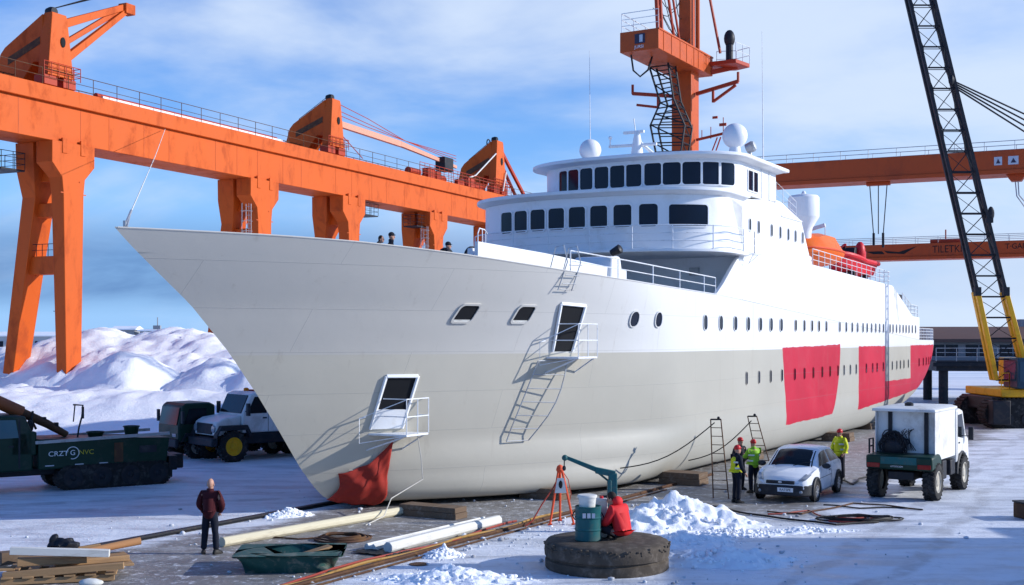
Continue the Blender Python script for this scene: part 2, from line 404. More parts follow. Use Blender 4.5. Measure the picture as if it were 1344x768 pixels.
def snow_material():
    g = G('loose_snow')
    f = g.noise(.7, 6, .6); fine = g.noise(6, 6, .7); big = g.noise(.16, 4, .6)
    c = g.mix(g.step(f, .5, .78), (.92, .93, .95), (.83, .85, .89))
    c = g.mix(g.math('MULTIPLY', g.step(fine, .64, .80), .25), c, (.60, .61, .64))
    h = g.math('ADD', g.math('MULTIPLY', fine, .35), g.math('ADD', g.math('MULTIPLY', f, .7), g.math('MULTIPLY', g.noise(22, 4, .7), .12)))
    return g.done(c, .8, g.bump(h, .45, .2))
m_snow = snow_material()
def fbm(x, y, s, oct=5, seed=0.):
    return noise.fractal((x * s + seed, y * s - seed, seed), 1.0, 2.1, oct)
CONES = [(-29.5, 88, 5.9, .36), (-26.2, 87, 5.5, .36), (-24.3, 88, 5.9, .30), (-20.5, 86, 5.2, .3), (-17, 84, 5.0, .34), (-36, 90, 4.6, .4), (-13, 84, 4.8, .3),
         (-22.2, 70.5, 4.3, .62), (-17.2, 71, 3.9, .5), (-14.4, 69, 3.6, .55), (-30.2, 75, 3.0, .42), (-9, 74, 3.8, .4), (-42, 84, 3.8, .3), (-19.3, 70, 2.9, .7)]
def hill(x, y):
    a = min(1, max(0, (y - 56.5) / 9)); a = a * a * (3 - 2 * a)
    wx = x + 1.2 * fbm(x, y, .22, 3, 3.1); wy = y + 1.2 * fbm(x, y, .22, 3, 8.4)
    h = 2.15
    for cx, cy, ch, sl in CONES:
        dd = math.hypot(wx - cx, (wy - cy) * .95)
        h = max(h, ch - sl * (math.sqrt(dd * dd + .35) - .3))
    h += .24 * fbm(x, y, .3, 6, 1.7) + .13 * fbm(x, y, 1.1, 5, 5.) + .34 * (.45 - abs(fbm(x, y, .95, 5, 2.2))) * max(.15, min(1, (h - 1.9) / 1.2)) + .11 * (.4 - abs(fbm(x, y, 2.3, 3, 6.6))) + .30 * (.5 - abs(fbm(x, y, .42, 4, 11.))) * max(0, min(1, (h - 2) / 2))
    h -= 1.15 * math.exp(-((x + 29.5) ** 2 + (y - 77.5) ** 2) / 14) + .8 * math.exp(-((x + 34) ** 2 + (y - 80) ** 2) / 10)
    e = min(1, max(0, (118 - y) / 12)) * min(1, max(0, (4 - x) / 8)) * min(1, max(0, (x + 84) / 10))
    return h * a * e - .06
mb = MB(); x0, x1, y0, y1, st = -86, 5, 54.5, 120, .34
nx = int((x1 - x0) / st); ny = int((y1 - y0) / st)
mb.add([(x0 + i * st, y0 + j * st, hill(x0 + i * st, y0 + j * st)) for j in range(ny + 1) for i in range(nx + 1)],
       [(j * (nx + 1) + i, j * (nx + 1) + i + 1, (j + 1) * (nx + 1) + i + 1, (j + 1) * (nx + 1) + i) for j in range(ny) for i in range(nx)])
tag(P('snow_hill', mb, m_snow, angle=60, recalc=False), kind='structure')

# low hazy land at the horizon
mb = MB()
pr_ = [(-4200 + 60 * i, 14 + 16 * abs(fbm(i * 60., 0, .0021, 5, 4.)) + 4 * noise.noise((i * .9, 0, 0))) for i in range(141)]
vs = []; 
for x, h in pr_: vs += [(x, 3900, -1), (x, 4000, h), (x, 4300, h * .8)]
mb.add(vs, [(3 * i + k, 3 * i + k + 1, 3 * i + k + 4, 3 * i + k + 3) for i in range(140) for k in range(2)])
tag(P('hills', mb, mat('distant_land', (.12, .16, .22), .9, var=.3, vs=.003, dirt=(.5, .55, .62), damt=.7, ds=.006, bump=0)), kind='structure')

def snow_heap(label, cx, cy, rx, ry, h, rot=0, seed=0., rough=.55, group=None):
    mb = MB(); n = 110; c, s_ = math.cos(rot), math.sin(rot); vs = []
    for j in range(n + 1):
        for i in range(n + 1):
            a = (i / n - .5) * 2.7; b = (j / n - .5) * 2.7
            r = math.hypot(a, b) * (1 + .28 * fbm(a, b, 1.3, 3, seed + 2))
            base = max(0, 1 - r) ** 1.15
            k = .5 + .9 * fbm(a, b, 2.2, 5, seed)
            z = h * (base * (.85 + rough * 1.1 * fbm(a, b, 3.0, 6, seed + 5)) + rough * .35 * max(0, 1.25 - r) * max(0, k - .35))
            rg_ = (.5 - abs(fbm(a * rx, b * ry, 1.6, 4, seed + 3))) ** 2
            z += (.20 * h + .04) * min(1, max(0, 1.25 - r) * 1.6) * (rg_ * 1.2 - .12 + .45 * fbm(a * rx, b * ry, 3.2, 5, seed + 9)) + .03 * max(0, 1.2 - r) * fbm(a * rx, b * ry, 11, 3, seed + 1)
            X, Y = a * rx, b * ry
            e = min(1, max(0, (1.32 - max(abs(a), abs(b))) / .25))
            vs.append((X * c - Y * s_, X * s_ + Y * c, z * e - .012 - .05 * (1 - e)))
    mb.add(vs, [(j * (n + 1) + i, j * (n + 1) + i + 1, (j + 1) * (n + 1) + i + 1, (j + 1) * (n + 1) + i) for j in range(n) for i in range(n)])
    rnd = random.Random(int(seed * 100) + 5)
    for q in range(150):                       # clods that rolled off
        an = rnd.uniform(0, 6.28); rr = abs(rnd.gauss(.55, .35)); a, b = rr * math.cos(an), rr * math.sin(an)
        sz = rnd.uniform(.015, .07) * (1 if rr < 1 else .6) * min(1.4, .6 + h)
        zz_ = max(0, h * max(0, 1 - rr) * .75)
        X, Y = a * rx, b * ry
        sub = MB(); sub.ell((0, 0, 0), (sz * rnd.uniform(.8, 1.3), sz * rnd.uniform(.8, 1.3), sz * .8), 7, 5)
        jit = [(p[0] * rnd.uniform(.8, 1.25) + X * c - Y * s_, p[1] * rnd.uniform(.8, 1.25) + X * s_ + Y * c, p[2] * rnd.uniform(.8, 1.2) + zz_) for p in sub.v]
        mb.add(jit, sub.f)
    o = P('snow_heap', mb, m_snow, angle=70, recalc=False); o.location = (cx, cy, 0)
    return tag(o, label, 'snow heap', group)
snow_heap('tallest heap of white snow, between the concrete disc and the leaning ladder', 4.15, 32.6, 2.6, 1.35, .80, .1, 1.3)
snow_heap('broad low heap of snow in the foreground, right of the concrete disc', 4.75, 27.3, 1.7, .9, .42, .1, 4.1)
snow_heap('low heap of crumbled snow at the bottom edge, left of the concrete disc', -1.25, 25.2, 1.8, .75, .30, .05, 7.7)
snow_heap('small lump of snow against the brown rail, beside the two pale beams', -1.6, 28.05, .52, .34, .26, .3, 9.2)
snow_heap('low scatter of snow in front of the parked white car', 5.6, 31.1, 1.2, .55, .22, .2, 12.6)
snow_heap('little snow lump lying by the dark rail at the foot of the bow', -6.3, 34.4, .75, .4, .26, .5, 15.1)
snow_heap('small snow ridge on the ice, bottom right of the hatchback', 7.6, 31.6, 1.3, .35, .14, .15, 17.9)
snow_heap('spread of trodden snow between the tallest heap and the concrete disc', 4.2, 29.9, 1.5, 1.0, .26, .2, 21.3)

# ---------------------------------------------------------------- ship
def hull_material():
    g = G('hull_paint')
    s = g.n('ShaderNodeSeparateXYZ'); g.put(s.inputs[0], g.co)
    x, z = s.outputs[0], s.outputs[2]
    wob = g.math('MULTIPLY', g.math('SUBTRACT', g.noise(1.1, 4), .5), .16)
    x2 = g.math('ADD', x, wob); z2 = g.math('ADD', z, wob)
    def between(val, a, b): return g.math('MULTIPLY', g.step(val, a - .02, a + .02), g.math('SUBTRACT', 1., g.step(val, b - .02, b + .02)))
    up = g.step(z, 4.555, 4.575)
    f = g.noise(.35, 6, .62)
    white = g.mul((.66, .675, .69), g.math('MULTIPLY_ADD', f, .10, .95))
    # upper white dimmed towards the bow; shading along the hull put into the colour
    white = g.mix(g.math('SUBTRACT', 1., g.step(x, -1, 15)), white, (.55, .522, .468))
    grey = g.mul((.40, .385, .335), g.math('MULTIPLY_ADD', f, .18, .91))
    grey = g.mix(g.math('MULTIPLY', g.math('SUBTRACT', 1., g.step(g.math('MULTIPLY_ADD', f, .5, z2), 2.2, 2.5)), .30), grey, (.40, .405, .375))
    grey = g.mix(g.math('SUBTRACT', 1., g.step(x, 0, 12)), grey, g.mul((.54, .505, .42), g.math('MULTIPLY_ADD', f, .18, .91)))  # grey lifted forward, making up in colour for the weaker light there
    edge = g.math('MULTIPLY', g.math('SUBTRACT', z2, 4.5), -.18)          # raked lower ends of the bands
    dz_ = g.math('MAXIMUM', g.math('SUBTRACT', 4.55, z2), 0.)
    lft = g.step(g.math('SUBTRACT', x2, g.math('MULTIPLY', dz_, .20)), 22.43, 22.47); rgt = g.math('SUBTRACT', 1., g.step(g.math('ADD', x2, g.math('MULTIPLY', g.math('MULTIPLY', dz_, dz_), .13)), 31.7, 31.74))
    r1 = g.math('MULTIPLY', g.math('MULTIPLY', lft, rgt), between(g.math('MULTIPLY_ADD', g.math('SUBTRACT', x2, 22), -.012, z2), 1.25, 4.62))
    r2 = between(x2, 35.3, 41.2); r3 = between(x2, 47.7, 56.9); r4 = between(x2, 41.1, 47.8)
    lo = g.math('MULTIPLY_ADD', g.math('SUBTRACT', x, 36), .035, 1.35)
    r23 = g.math('MULTIPLY', g.math('MAXIMUM', r2, r3), g.math('MULTIPLY', g.step(g.math('SUBTRACT', z2, lo), -.02, .02), g.math('SUBTRACT', 1., g.step(z2, 4.6, 4.64))))
    r4 = g.math('MULTIPLY', r4, g.math('MULTIPLY', g.step(g.math('SUBTRACT', z2, lo), -.02, .02), g.math('SUBTRACT', 1., g.step(z2, 2.6, 2.64))))
    red = g.math('MAXIMUM', r1, g.math('MAXIMUM', r23, r4))
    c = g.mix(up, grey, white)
    c = g.mix(red, c, g.mix(g.math('MULTIPLY', g.step(g.noise(.9, 8, .72, .6), .50, .72), .45), g.mul((.47, .009, .038), g.math('MULTIPLY_ADD', f, .5, .75)), (.46, .055, .075)))
    # rust weeps and scuffs
    st = g.noise(1.0, 5, .7, .2, co=g.mapping((2.6, 2.6, .16)))
    c = g.mix(g.math('MULTIPLY', g.step(st, .58, .78), .32), c, (.30, .255, .20))
    sc_ = g.noise(1.4, 8, .75, 1.2, co=g.mapping((.35, .35, 2.2)))
    c = g.mix(g.math('MULTIPLY', g.step(sc_, .62, .76), .20), c, (.30, .30, .30))
    bt = g.n('ShaderNodeTexBrick'); cb = g.n('ShaderNodeCombineXYZ'); g.put(cb.inputs[0], x); g.put(cb.inputs[1], z); g.put(bt.inputs['Vector'], cb.outputs[0])
    bt.inputs['Scale'].default_value = 1; bt.inputs['Mortar Size'].default_value = .012; bt.inputs['Mortar Smooth'].default_value = .6; bt.inputs['Brick Width'].default_value = 6.2; bt.inputs['Row Height'].default_value = 1.16
    seam = bt.outputs['Fac']
    c = g.mix(g.math('MULTIPLY', seam, .28), c, (.24, .24, .235))
    h = g.math('ADD', g.math('MULTIPLY', seam, .25), g.math('MULTIPLY', g.noise(.8, 3, .5), .9))
    g.p.inputs['Specular IOR Level'].default_value = .3
    return g.done(c, g.math('MULTIPLY_ADD', f, .2, .36), g.bump(h, .22, .06))
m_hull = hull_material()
ship = T('ship', 'long white and grey ship with crimson hull bands, propped on blocks in the yard', 'ship', O, SHIPROT)
NU, NZ = 150, 40
UEND = 58.4
mb = MB(); rows = []
for k in range(NZ + 1):
    kk = k / NZ
    row = []
    for i in range(NU + 1):
        t = i / NU; t = t ** 1.5
        u = 0; z = 1
        for _ in range(14):
            zt = sheer(u) if u > stem(8) else 7.64
            zl = max(.12, zbot(u))
            z = zl + (zt - zl) * kk ** 1.25
            us = stem(z)
            u = us + t * (UEND - us)
        row.append((u, half(u, z) if i else 0., z))
    rows.append(row)
vs = []; 
for sgn in (1, -1):
    for row in rows: vs += [S(u, sgn * v, z) for u, v, z in row]
n = NU + 1; half_n = len(rows) * n; fs = []
for k in range(NZ):
    for i in range(NU):
        a = (k * n + i, k * n + i + 1, (k + 1) * n + i + 1, (k + 1) * n + i)
        fs.append(a); fs.append(tuple(q + half_n for q in a[::-1]))
for i in range(NU): fs.append((i, half_n + i, half_n + i + 1, i + 1))            # bottom
for k in range(NZ): fs.append((k * n + NU, half_n + k * n + NU, half_n + (k + 1) * n + NU, (k + 1) * n + NU))   # transom
mb.add(vs, fs)
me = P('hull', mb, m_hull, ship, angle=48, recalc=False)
bm = bmesh.new(); bm.from_mesh(me.data); bmesh.ops.remove_doubles(bm, verts=bm.verts, dist=.0005); bmesh.ops.recalc_face_normals(bm, faces=bm.faces); bm.to_mesh(me.data); bm.free()
me.data.polygons.foreach_set('use_smooth', [True] * len(me.data.polygons)); me.data.set_sharp_from_angle(angle=R(48))
# fore deck, set below the bulwark, and aft deck
mb = MB(); L = []
for i in range(61):
    u = -7.6 + (59.2 - 1.3 + 7.6) * i / 60
    if u > 57.9: u = 57.9
    drop = .55 if u < 17 else .05
    L.append((u, max(.02, half(u, sheer(u) - drop) - .03), sheer(u) - drop))
vs = [S(u, v, z) for u, v, z in L] + [S(u, -v, z) for u, v, z in L]
mb.add(vs, [(i, i + 1, 61 + i + 1, 61 + i) for i in range(60)])
P('deck', mb, mat('deck_grey', (.22, .25, .26), .7, var=.15, dirt=(.6, .62, .65), damt=.6, ds=1.2), ship)
# cap rail along the sheer
mb = MB()
for sg in (1, -1):
    mb.tube([S(u_, sg * half(u_, sheer(u_) - .02), sheer(u_) - .005) for u_ in [-8.25 + .6 * i for i in range(39)]], .022, 6)
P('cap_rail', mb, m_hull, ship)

# ---- superstructure
def front(v, v0, hw, u0, dep, nn):
    x = min(1., abs((v - v0) / hw)); return u0 + dep * (1 - math.sqrt(max(0, 1 - x ** nn)))
FB = (1.1, 5.3, 13.2, 2.8, 2.6); FC = (2.2, 4.2, 14.95, 2.3, 2.6); FR = (2.2, 4.68, 14.48, 2.4, 2.6); FA = (1.1, 5.55, 12.85, 2.9, 2.6); FK = (1.1, 5.62, 12.8, 2.9, 2.6)
def arc(F, n=90):
    out = []
    for i in range(n + 1):
        a = math.pi * (i / n - .5); v = F[0] + F[1] * math.sin(a); out.append((front(v, *F), v))
    return out                                  # starboard -> port
def arc_prism(mb, F, back, z0, z1, F2=None, n=90):
    a = arc(F, n); b = arc(F2 or F, n)
    ring0 = [S(u, v, z0) for u, v in a] + [S(back, a[-1][1], z0), S(back, a[0][1], z0)]
    ring1 = [S(u, v, z1) for u, v in b] + [S(back, b[-1][1], z1), S(back, b[0][1], z1)]
    return mb.loft([ring0, ring1])
mb = MB()
low = [(17.4, sheer(17.4)), (20, 6.4), (50.3, 4.95), (50.3, 6.34), (48.34, 6.4), (43.06, 8.06), (26.77, 8.43), (17.4, 8.43)]
mb.prism([(u, z) for u, z in low], 6.4, -6.4)
hi_ = [(17.4, 8.43), (26.77, 8.43), (25.22, 10.28), (22.3, 10.85), (21.7, 10.87), (16.6, 10.42), (16.0, 10.42)]
mb.prism(hi_, -6.4, 4.2)
for sg in (1, -1):
    a, b = sorted((sg * 6.4, sg * 6.22))
    mb.prism([(14.5, 6.655), (15.2, 6.62), (17.4, sheer(17.4)), (17.4, 8.43), (16.55, 7.94), (15.3, 7.1)], -b, -a)
P('superstructure', mb, m_white, ship, angle=25, bevel=.03)
mb = MB(); arc_prism(mb, FB, 17.4, 8.30, 10.40)
P('deckhouse', mb, m_white, ship, angle=25, bevel=.02)
mb = MB(); arc_prism(mb, FK, 17.6, 8.24, 8.36)
P('walkway', mb, m_white, ship, angle=25, bevel=.02)
mb = MB(); arc_prism(mb, FB, 17.5, 10.40, 10.52, FA); arc_prism(mb, FA, 17.6, 10.522, 10.66); 
a1 = arc(FA); 
arc_prism(mb, FA, 17.6, 10.662, 10.78, FC)
P('canopy', mb, m_white, ship, angle=25, bevel=.02)
mb = MB(); arc_prism(mb, FC, 21.55, 10.7, 12.0)
P('wheelhouse', mb, m_white, ship, angle=25, bevel=.02)
mb = MB(); arc_prism(mb, FC, 21.7, 11.93, 12.0, FR); arc_prism(mb, FR, 21.9, 12.002, 12.14)
P('wheelhouse_roof', mb, m_white, ship, angle=25, bevel=.03)
# side panel strakes of the wheelhouse
mb = MB(); mb.b2(19.6, 19.72, -6.43, -6.41, 10.75, 11.95); mb.b2(20.6, 20.75, -6.43, -6.41, 10.75, 11.95); mb.b2(22.3, 25.2, -6.44, -6.41, 10.22, 10.28)
P('trim', mb, m_white, ship)

def rrect(w, h, r, n=5):
    out = []
    for cx, cy, a0 in ((w / 2 - r, h / 2 - r, 0), (-w / 2 + r, h / 2 - r, 90), (-w / 2 + r, -h / 2 + r, 180), (w / 2 - r, -h / 2 + r, 270)):
        for i in range(n + 1):
            a = R(a0 + 90 * i / n); out.append((cx + r * math.cos(a), cy + r * math.sin(a)))
    res = []
    for a, b in zip(out, out[1:] + out[:1]):
        k = max(1, int(math.hypot(b[0] - a[0], b[1] - a[1]) / .1))
        for i in range(k): res.append((a[0] + (b[0] - a[0]) * i / k, a[1] + (b[1] - a[1]) * i / k))
    return res
def window(name, surf, w, h, r, rim=.05, proud=.03, parent=ship, glassm=None, framem=None, skew=0.):
    """surf(s,t)->(point, normal) local; makes pane (name) and a 'frame' child"""
    inn = rrect(w, h, r); out = [(q[0] * (w + 2 * rim) / w, q[1] * (h + 2 * rim) / h) for q in inn]
    f = lambda q, d: (lambda pn: pn[0] + pn[1] * d)(surf(q[0] + skew * q[1], q[1]))
    mb = MB(); n = len(inn)
    ks = (.2, .4, .6, .8, 1.)
    mb.add([f((0, 0), .016)] + [f((q[0] * k_, q[1] * k_), .016) for k_ in ks for q in inn], [(0, 1 + i, 1 + (i + 1) % n) for i in range(n)] + [(1 + a_ * n + i, 1 + a_ * n + n + i, 1 + a_ * n + n + (i + 1) % n, 1 + a_ * n + (i + 1) % n) for a_ in range(4) for i in range(n)])
    pane = P(name, mb, glassm or m_glass, parent, angle=30, recalc=False)
    mb = MB()
    rings = [[f(q, .004) for q in inn], [f(q, proud + .014) for q in inn], [f(q, proud + .014) for q in out], [f(q, -.004) for q in out]]
    mb.loft(rings, caps=False)
    P('frame', mb, framem or m_white, pane, angle=30)
    return pane
def arc_surf(F, v_c, zc):
    def sf(s, t):
        e = .02; vv = v_c
        # step along the curve by arc length
        st = 12; ds = s / st
        for _ in range(st):
            du = (front(vv + e, *F) - front(vv - e, *F)) / (2 * e); vv += ds / math.sqrt(1 + du * du)
        du = (front(vv + e, *F) - front(vv - e, *F)) / (2 * e)
        nrm = V((-1, -du * 1.0, 0)); nrm = V((-1, -du, 0))
        # tangent in local coords: (du, -1); outward normal points forward
        t_ = V((du, -1, 0)).normalized(); nn = V((-t_.y * -1, 0, 0))
        nn = V((t_.y, -t_.x, 0)); 
        if nn.x > 0: nn = -nn
        return S(front(vv, *F), vv, zc + t), nn
    return sf
for v_, w_ in ((-2.08, .66), (-1.31, .66), (-.48, .68), (.37, .7), (1.27, .7), (2.18, .7), (3.12, .7), (4.08, .7)):
    window('window', arc_surf(FB, v_, 9.63), w_, .84, .13, parent=ship)
window("window", arc_surf(FB, 5.42, 9.62), 1.5, .80, .12)
for v_, w_ in ((-.42, .5), (.12, .56), (.76, .6), (1.46, .62), (2.16, .64), (2.84, .66), (3.62, .68), (4.34, .7), (5.06, .72), (5.68, .72), (6.14, .70)):
    window('window', arc_surf(FC, v_, 11.36), w_, .86, .12)
def side_surf(u_c, zc, v=6.4):
    return lambda s, t: (S(u_c + s, v, zc + t), V((0, -1, 0)))
window('window', side_surf(18.55, 11.3), 1.15, .78, .06)
mb = MB(); mb.b2(18.52, 18.60, -6.45, -6.41, 10.92, 11.68); P('mullion', mb, m_white, ship)
for u_ in (18.21, 19.27, 20.94, 22.11, 23.23, 24.27, 25.34):
    window('porthole', side_surf(u_, 9.53), .26, .52, .12, .025, .015)
def hull_surf(u_c, zc):
    def sf(s, t):
        u_, z_ = u_c + s, zc + t
        e = .03
        p = S(u_, half(u_, z_), z_)
        a = S(u_ + e, half(u_ + e, z_), z_) - S(u_ - e, half(u_ - e, z_), z_)
        b = S(u_, half(u_, z_ + e), z_ + e) - S(u_, half(u_, z_ - e), z_ - e)
        nn = a.cross(b).normalized()
        if nn.y > 0: nn = -nn
        return p, nn
    return sf
for u_ in (13.32, 14.92, 16.51, 18.0, 19.49, 20.87, 22.23):
    window('porthole', hull_surf(u_, 5.6), .36, .54, .175, .03, .02, framem=m_hull)
for u_ in (24.31, 25.61, 26.82, 27.94, 29.19, 31.57, 32.8, 33.95, 35.02, 36.13, 37.01, 37.98, 38.9, 39.79, 40.69, 42.26, 43.0, 43.9, 44.75, 45.61, 46.41, 47.22, 48.14, 49.07):
    window('porthole', hull_surf(u_, 5.6), .27, .5, .13, .025, .015, framem=m_hull)
for u_ in (17.83, 19.35, 20.84, 22.36, 24.19, 25.65, 27.05, 28.52, 29.87, 31.28, 32.4, 33.6, 34.77, 36.88, 38.24, 39.24, 40.69, 42.85, 43.98, 44.91, 45.85, 47.06, 50.13, 51.47, 52.57, 53.7, 54.86):
    window('porthole', hull_surf(u_, 3.45 + max(0, u_ - 40) * .01), .2, .5, .1, .02, .012, framem=m_hull)
for u_, w_ in ((7.69, .44), (9.14, .42)):
    window('porthole', hull_surf(u_, 5.65), w_, .48, .2, .035, .03, framem=m_hull)
for u_, w_ in ((1.05, .56), (2.94, .56)):
    o = window('porthole', hull_surf(u_, 5.74), w_, .46, .10, .05, .035, skew=.22, glassm=m_dark, framem=m_hull)
    mb = MB(); sf = hull_surf(u_, 5.74); q = [(-w_ / 2 - .04, -.25), (w_ / 2 - .10, -.25), (w_ / 2 - .07, -.18), (-w_ / 2, -.18)]
    mb.loft([[sf(*k)[0] + sf(*k)[1] * d_ for k in q] for d_ in (.01, .03)]); P('sill', mb, m_pale, o)

# ---- shell doors with hung balconies
def quad_on_hull(c4, d):       # c4: (u,z) corners; returns 4 points offset d from the plating
    return [(lambda pn: pn[0] + pn[1] * d)(hull_surf(u_, z_)(0, 0)) for u_, z_ in c4]
def shell_door(c4, leafc4=None):
    mb = MB(); a = quad_on_hull(c4, .012); mb.add(a, [(0, 1, 2, 3)])
    d = P('door_opening', mb, m_dark, ship, recalc=False)
    mb = MB()
    pts = quad_on_hull(c4, .03); n4 = [p for p in pts]
    for i in (0, 1, 3):
        mb.bar(n4[i], n4[(i + 1) % 4], .10, .07, up=(0, -1, .2))
    P('frame', mb, m_white, d, bevel=.015)
    if leafc4:
        mb = MB(); mb.loft([quad_on_hull(leafc4, .02), quad_on_hull(leafc4, .06)]); P('door_leaf', mb, m_white, d)
    return d
shell_door([(4.15, 6.08), (5.18, 6.03), (5.23, 4.62), (4.47, 4.62)])
shell_door([(-.46, 3.96), (.40, 3.95), (.50, 2.42), (-.32, 2.42)], [(-.38, 3.0), (.42, 2.98), (.49, 2.44), (-.31, 2.44)])
def balcony(u0, u1, z, prot, slope):
    def pt(u_, out, dz=0): 
        b = hull_surf(u_, z)(0, 0)[0]; return b + V((0, -out, dz))
    y_out = min(pt(u0, prot).y, pt(u1, prot).y)
    A = [pt(u0, -.05), pt(u1, -.05), V((u1, y_out, z)), V((u0, y_out, z))]
    mb = MB(); mb.loft([[p + V((0, 0, -.06)) for p in A], A])
    for p in (A[2], A[3]): mb.tube([p + V((0, 0, -.05)), p + V((0, .0, -.05)).lerp(V((0, 0, 0)), 0)], .02, 5) if False else None
    b = P('balcony', mb, m_rail, ship, bevel=.01)
    mb = MB()
    # front and side rails
    top0 = hull_surf(u0, z + 1.0)(0, 0)[0]; top1 = hull_surf(u1, z + 1.0)(0, 0)[0]
    for hz in (.5, 1.0):
        mb.tube([V((u0, A[0].y + .02, z + hz)), V((u0, y_out, z + hz)), V((u1, y_out, z + hz)), V((u1, A[1].y + .02, z + hz))], .017, 6)
    for u_ in (u0, (u0 + u1) / 2, u1):
        mb.tube([V((u_, y_out, z)), V((u_, y_out, z + 1.0))], .017, 6)
    mb.tube([V((u0, y_out + .02, z + .98)), V((u0 - .55, A[0].y - .12, z + .45)), V((u0 - .55, A[0].y - .12, z - .25)), V((u0, y_out, z - .03))], .014, 6)
    mb.tube([V((u0 - .55, A[0].y - .12, z + .45)), V((u0, A[0].y - .1, z + .5))], .02, 6)
    for u_ in (u0 + .1, u1 - .1): mb.tube([V((u_, y_out + .05, z - .04)), hull_surf(u_, z - .5)(0, 0)[0]], .025, 6)
    P('railing', mb, m_rail, b)
balcony(4.3, 5.6, 4.46, .6, 0)
balcony(-.3, .8, 2.30, .6, 0)

# ---- rails on the ship
def arc_pts(F, z, n=30, dv=0.): return [S(u, v, z) for u, v in arc(F, n)]
rp = [p for p in arc_pts(FK, 8.36, 40)]
rp = rp[4:] + [S(16.4, 6.78, 8.36), S(17.7, 6.78, 8.36)]
mb = MB(); mb.rail(rp, .86, 3, 1.5, .024); P('railing', mb, m_rail, ship)
mb = MB(); mb.tube([S(17.2, 6.5, 8.3), S(17.2, 6.9, 8.3), S(17.8, 6.9, 8.3), S(17.8, 6.5, 8.3)], .02, 5)
for q in (17.2, 17.8): mb.tube([S(q, 6.9, 8.3), S(17.5, 6.6, 7.95)], .015, 5)
P('step_basket', mb, m_rail, ship)
mb = MB(); mb.rail([S(4.1 + .58 * i, half(4.1 + .58 * i, sheer(4.1 + .58 * i)) - .06, sheer(4.1 + .58 * i)) for i in range(19)], .62, 2, 1.9, .02); P('railing', mb, m_rail, ship)
mb = MB(); mb.rail([S(27.2 + i, 6.33, 8.42 - .0225 * i) for i in range(16)] + [S(42.6, 6.33, 8.06), S(42.6, -6, 8.06)], .75, 3, 1.1, .018); P('railing', mb, m_rail, ship)
mb = MB(); mb.rail([S(22.2, -3.5, 10.86), S(22.2, 6.2, 10.85), S(25.1, 6.2, 10.3), S(25.1, -3.5, 10.3)], .85, 3, 1.0, .016); P('railing', mb, m_rail, ship)
mb = MB(); mb.rail([S(46.4, 6.2, 7.05), S(48.3, 6.3, 6.42), S(50.2, 6.3, 6.36), S(50.2, -6, 6.36)], .7, 3, .8, .018); P('railing', mb, m_rail, ship)
mb = MB(); mb.rail([S(50.5, 6.3, 4.93), S(53, half(53, 4.9) - .05, 4.92), S(55, half(55, 4.9) - .05, 4.92), S(57, half(57, 4.9) - .05, 4.92), S(58.2, half(58.2, 4.9) - .1, 4.92), S(58.3, 0, 4.92), S(58.2, -5, 4.92)], .75, 4, .5, .018); P('railing', mb, m_rail, ship)
# inner bulwark on the fore deck and its curved rail
mb = MB(); n_ = 14
ring = []
for i in range(n_ + 1):
    u_ = 1.5 + 9.5 * i / n_; v_ = 4.0 + .35 * min(1, i / 5); zt = 7.82 - .042 * (u_ - 1.5)
    ring.append([S(u_, v_, 6.3), S(u_, v_, zt), S(u_, v_ - .12, zt), S(u_, v_ - .12, 6.3)])
mb.loft(ring); P('bulwark', mb, m_white, ship, angle=30, bevel=.01)
mb = MB(); mb.tube([S(1.5, 4.0, 7.3), S(1.5, 4.0, 8.05), S(1.75, 3.9, 8.22), S(3.2, 3.2, 8.32), S(5, 2.2, 8.38)], .02, 6); mb.tube([S(2.4, 3.6, 7.8), S(2.4, 3.6, 8.26)], .016, 5); mb.tube([S(3.9, 2.8, 7.5), S(3.9, 2.8, 8.34)], .016, 5)
P('bow_rail', mb, m_rail, ship)
mb = MB(); mb.b2(2.0, 2.2, -3.52, -3.32, 6.5, 7.68); P('vent_box', mb, m_white, ship, bevel=.03)
# things in the recess
mb = MB(); mb.prism([(9.3, 6.2), (9.5, 7.85), (10.2, 7.9), (10.7, 6.2)], -4.5, -3.0); P('deck_locker', mb, m_white, ship, bevel=.12, seg=3)
mb = MB(); mb.lathe([(.02, -.2), (.12, -.2), (.16, .16), (.1, .2)], 14, M.Translation(S(9.4, 4.7, 8.02)) @ M.Rotation(R(65), 4, 'X')); P('floodlight', mb, m_black, ship)
mb = MB(); mb.b2(17.3, 17.39, -4.6, -4.2, 7.55, 7.85); P('electrical_box', mb, m_steel, ship, bevel=.01)
mb = MB(); mb.b2(23.4, 24.4, -3.6, -2.4, 10.6, 11.75); mb.b2(23.1, 23.4, -4.2, -3.9, 10.7, 11.5); P('deck_locker', mb, m_black, ship, bevel=.05)
mb = MB(); mb.b2(47.3, 49.2, -5.6, -4.4, 6.4, 7.75); P('generator_box', mb, m_black, ship, bevel=.06)
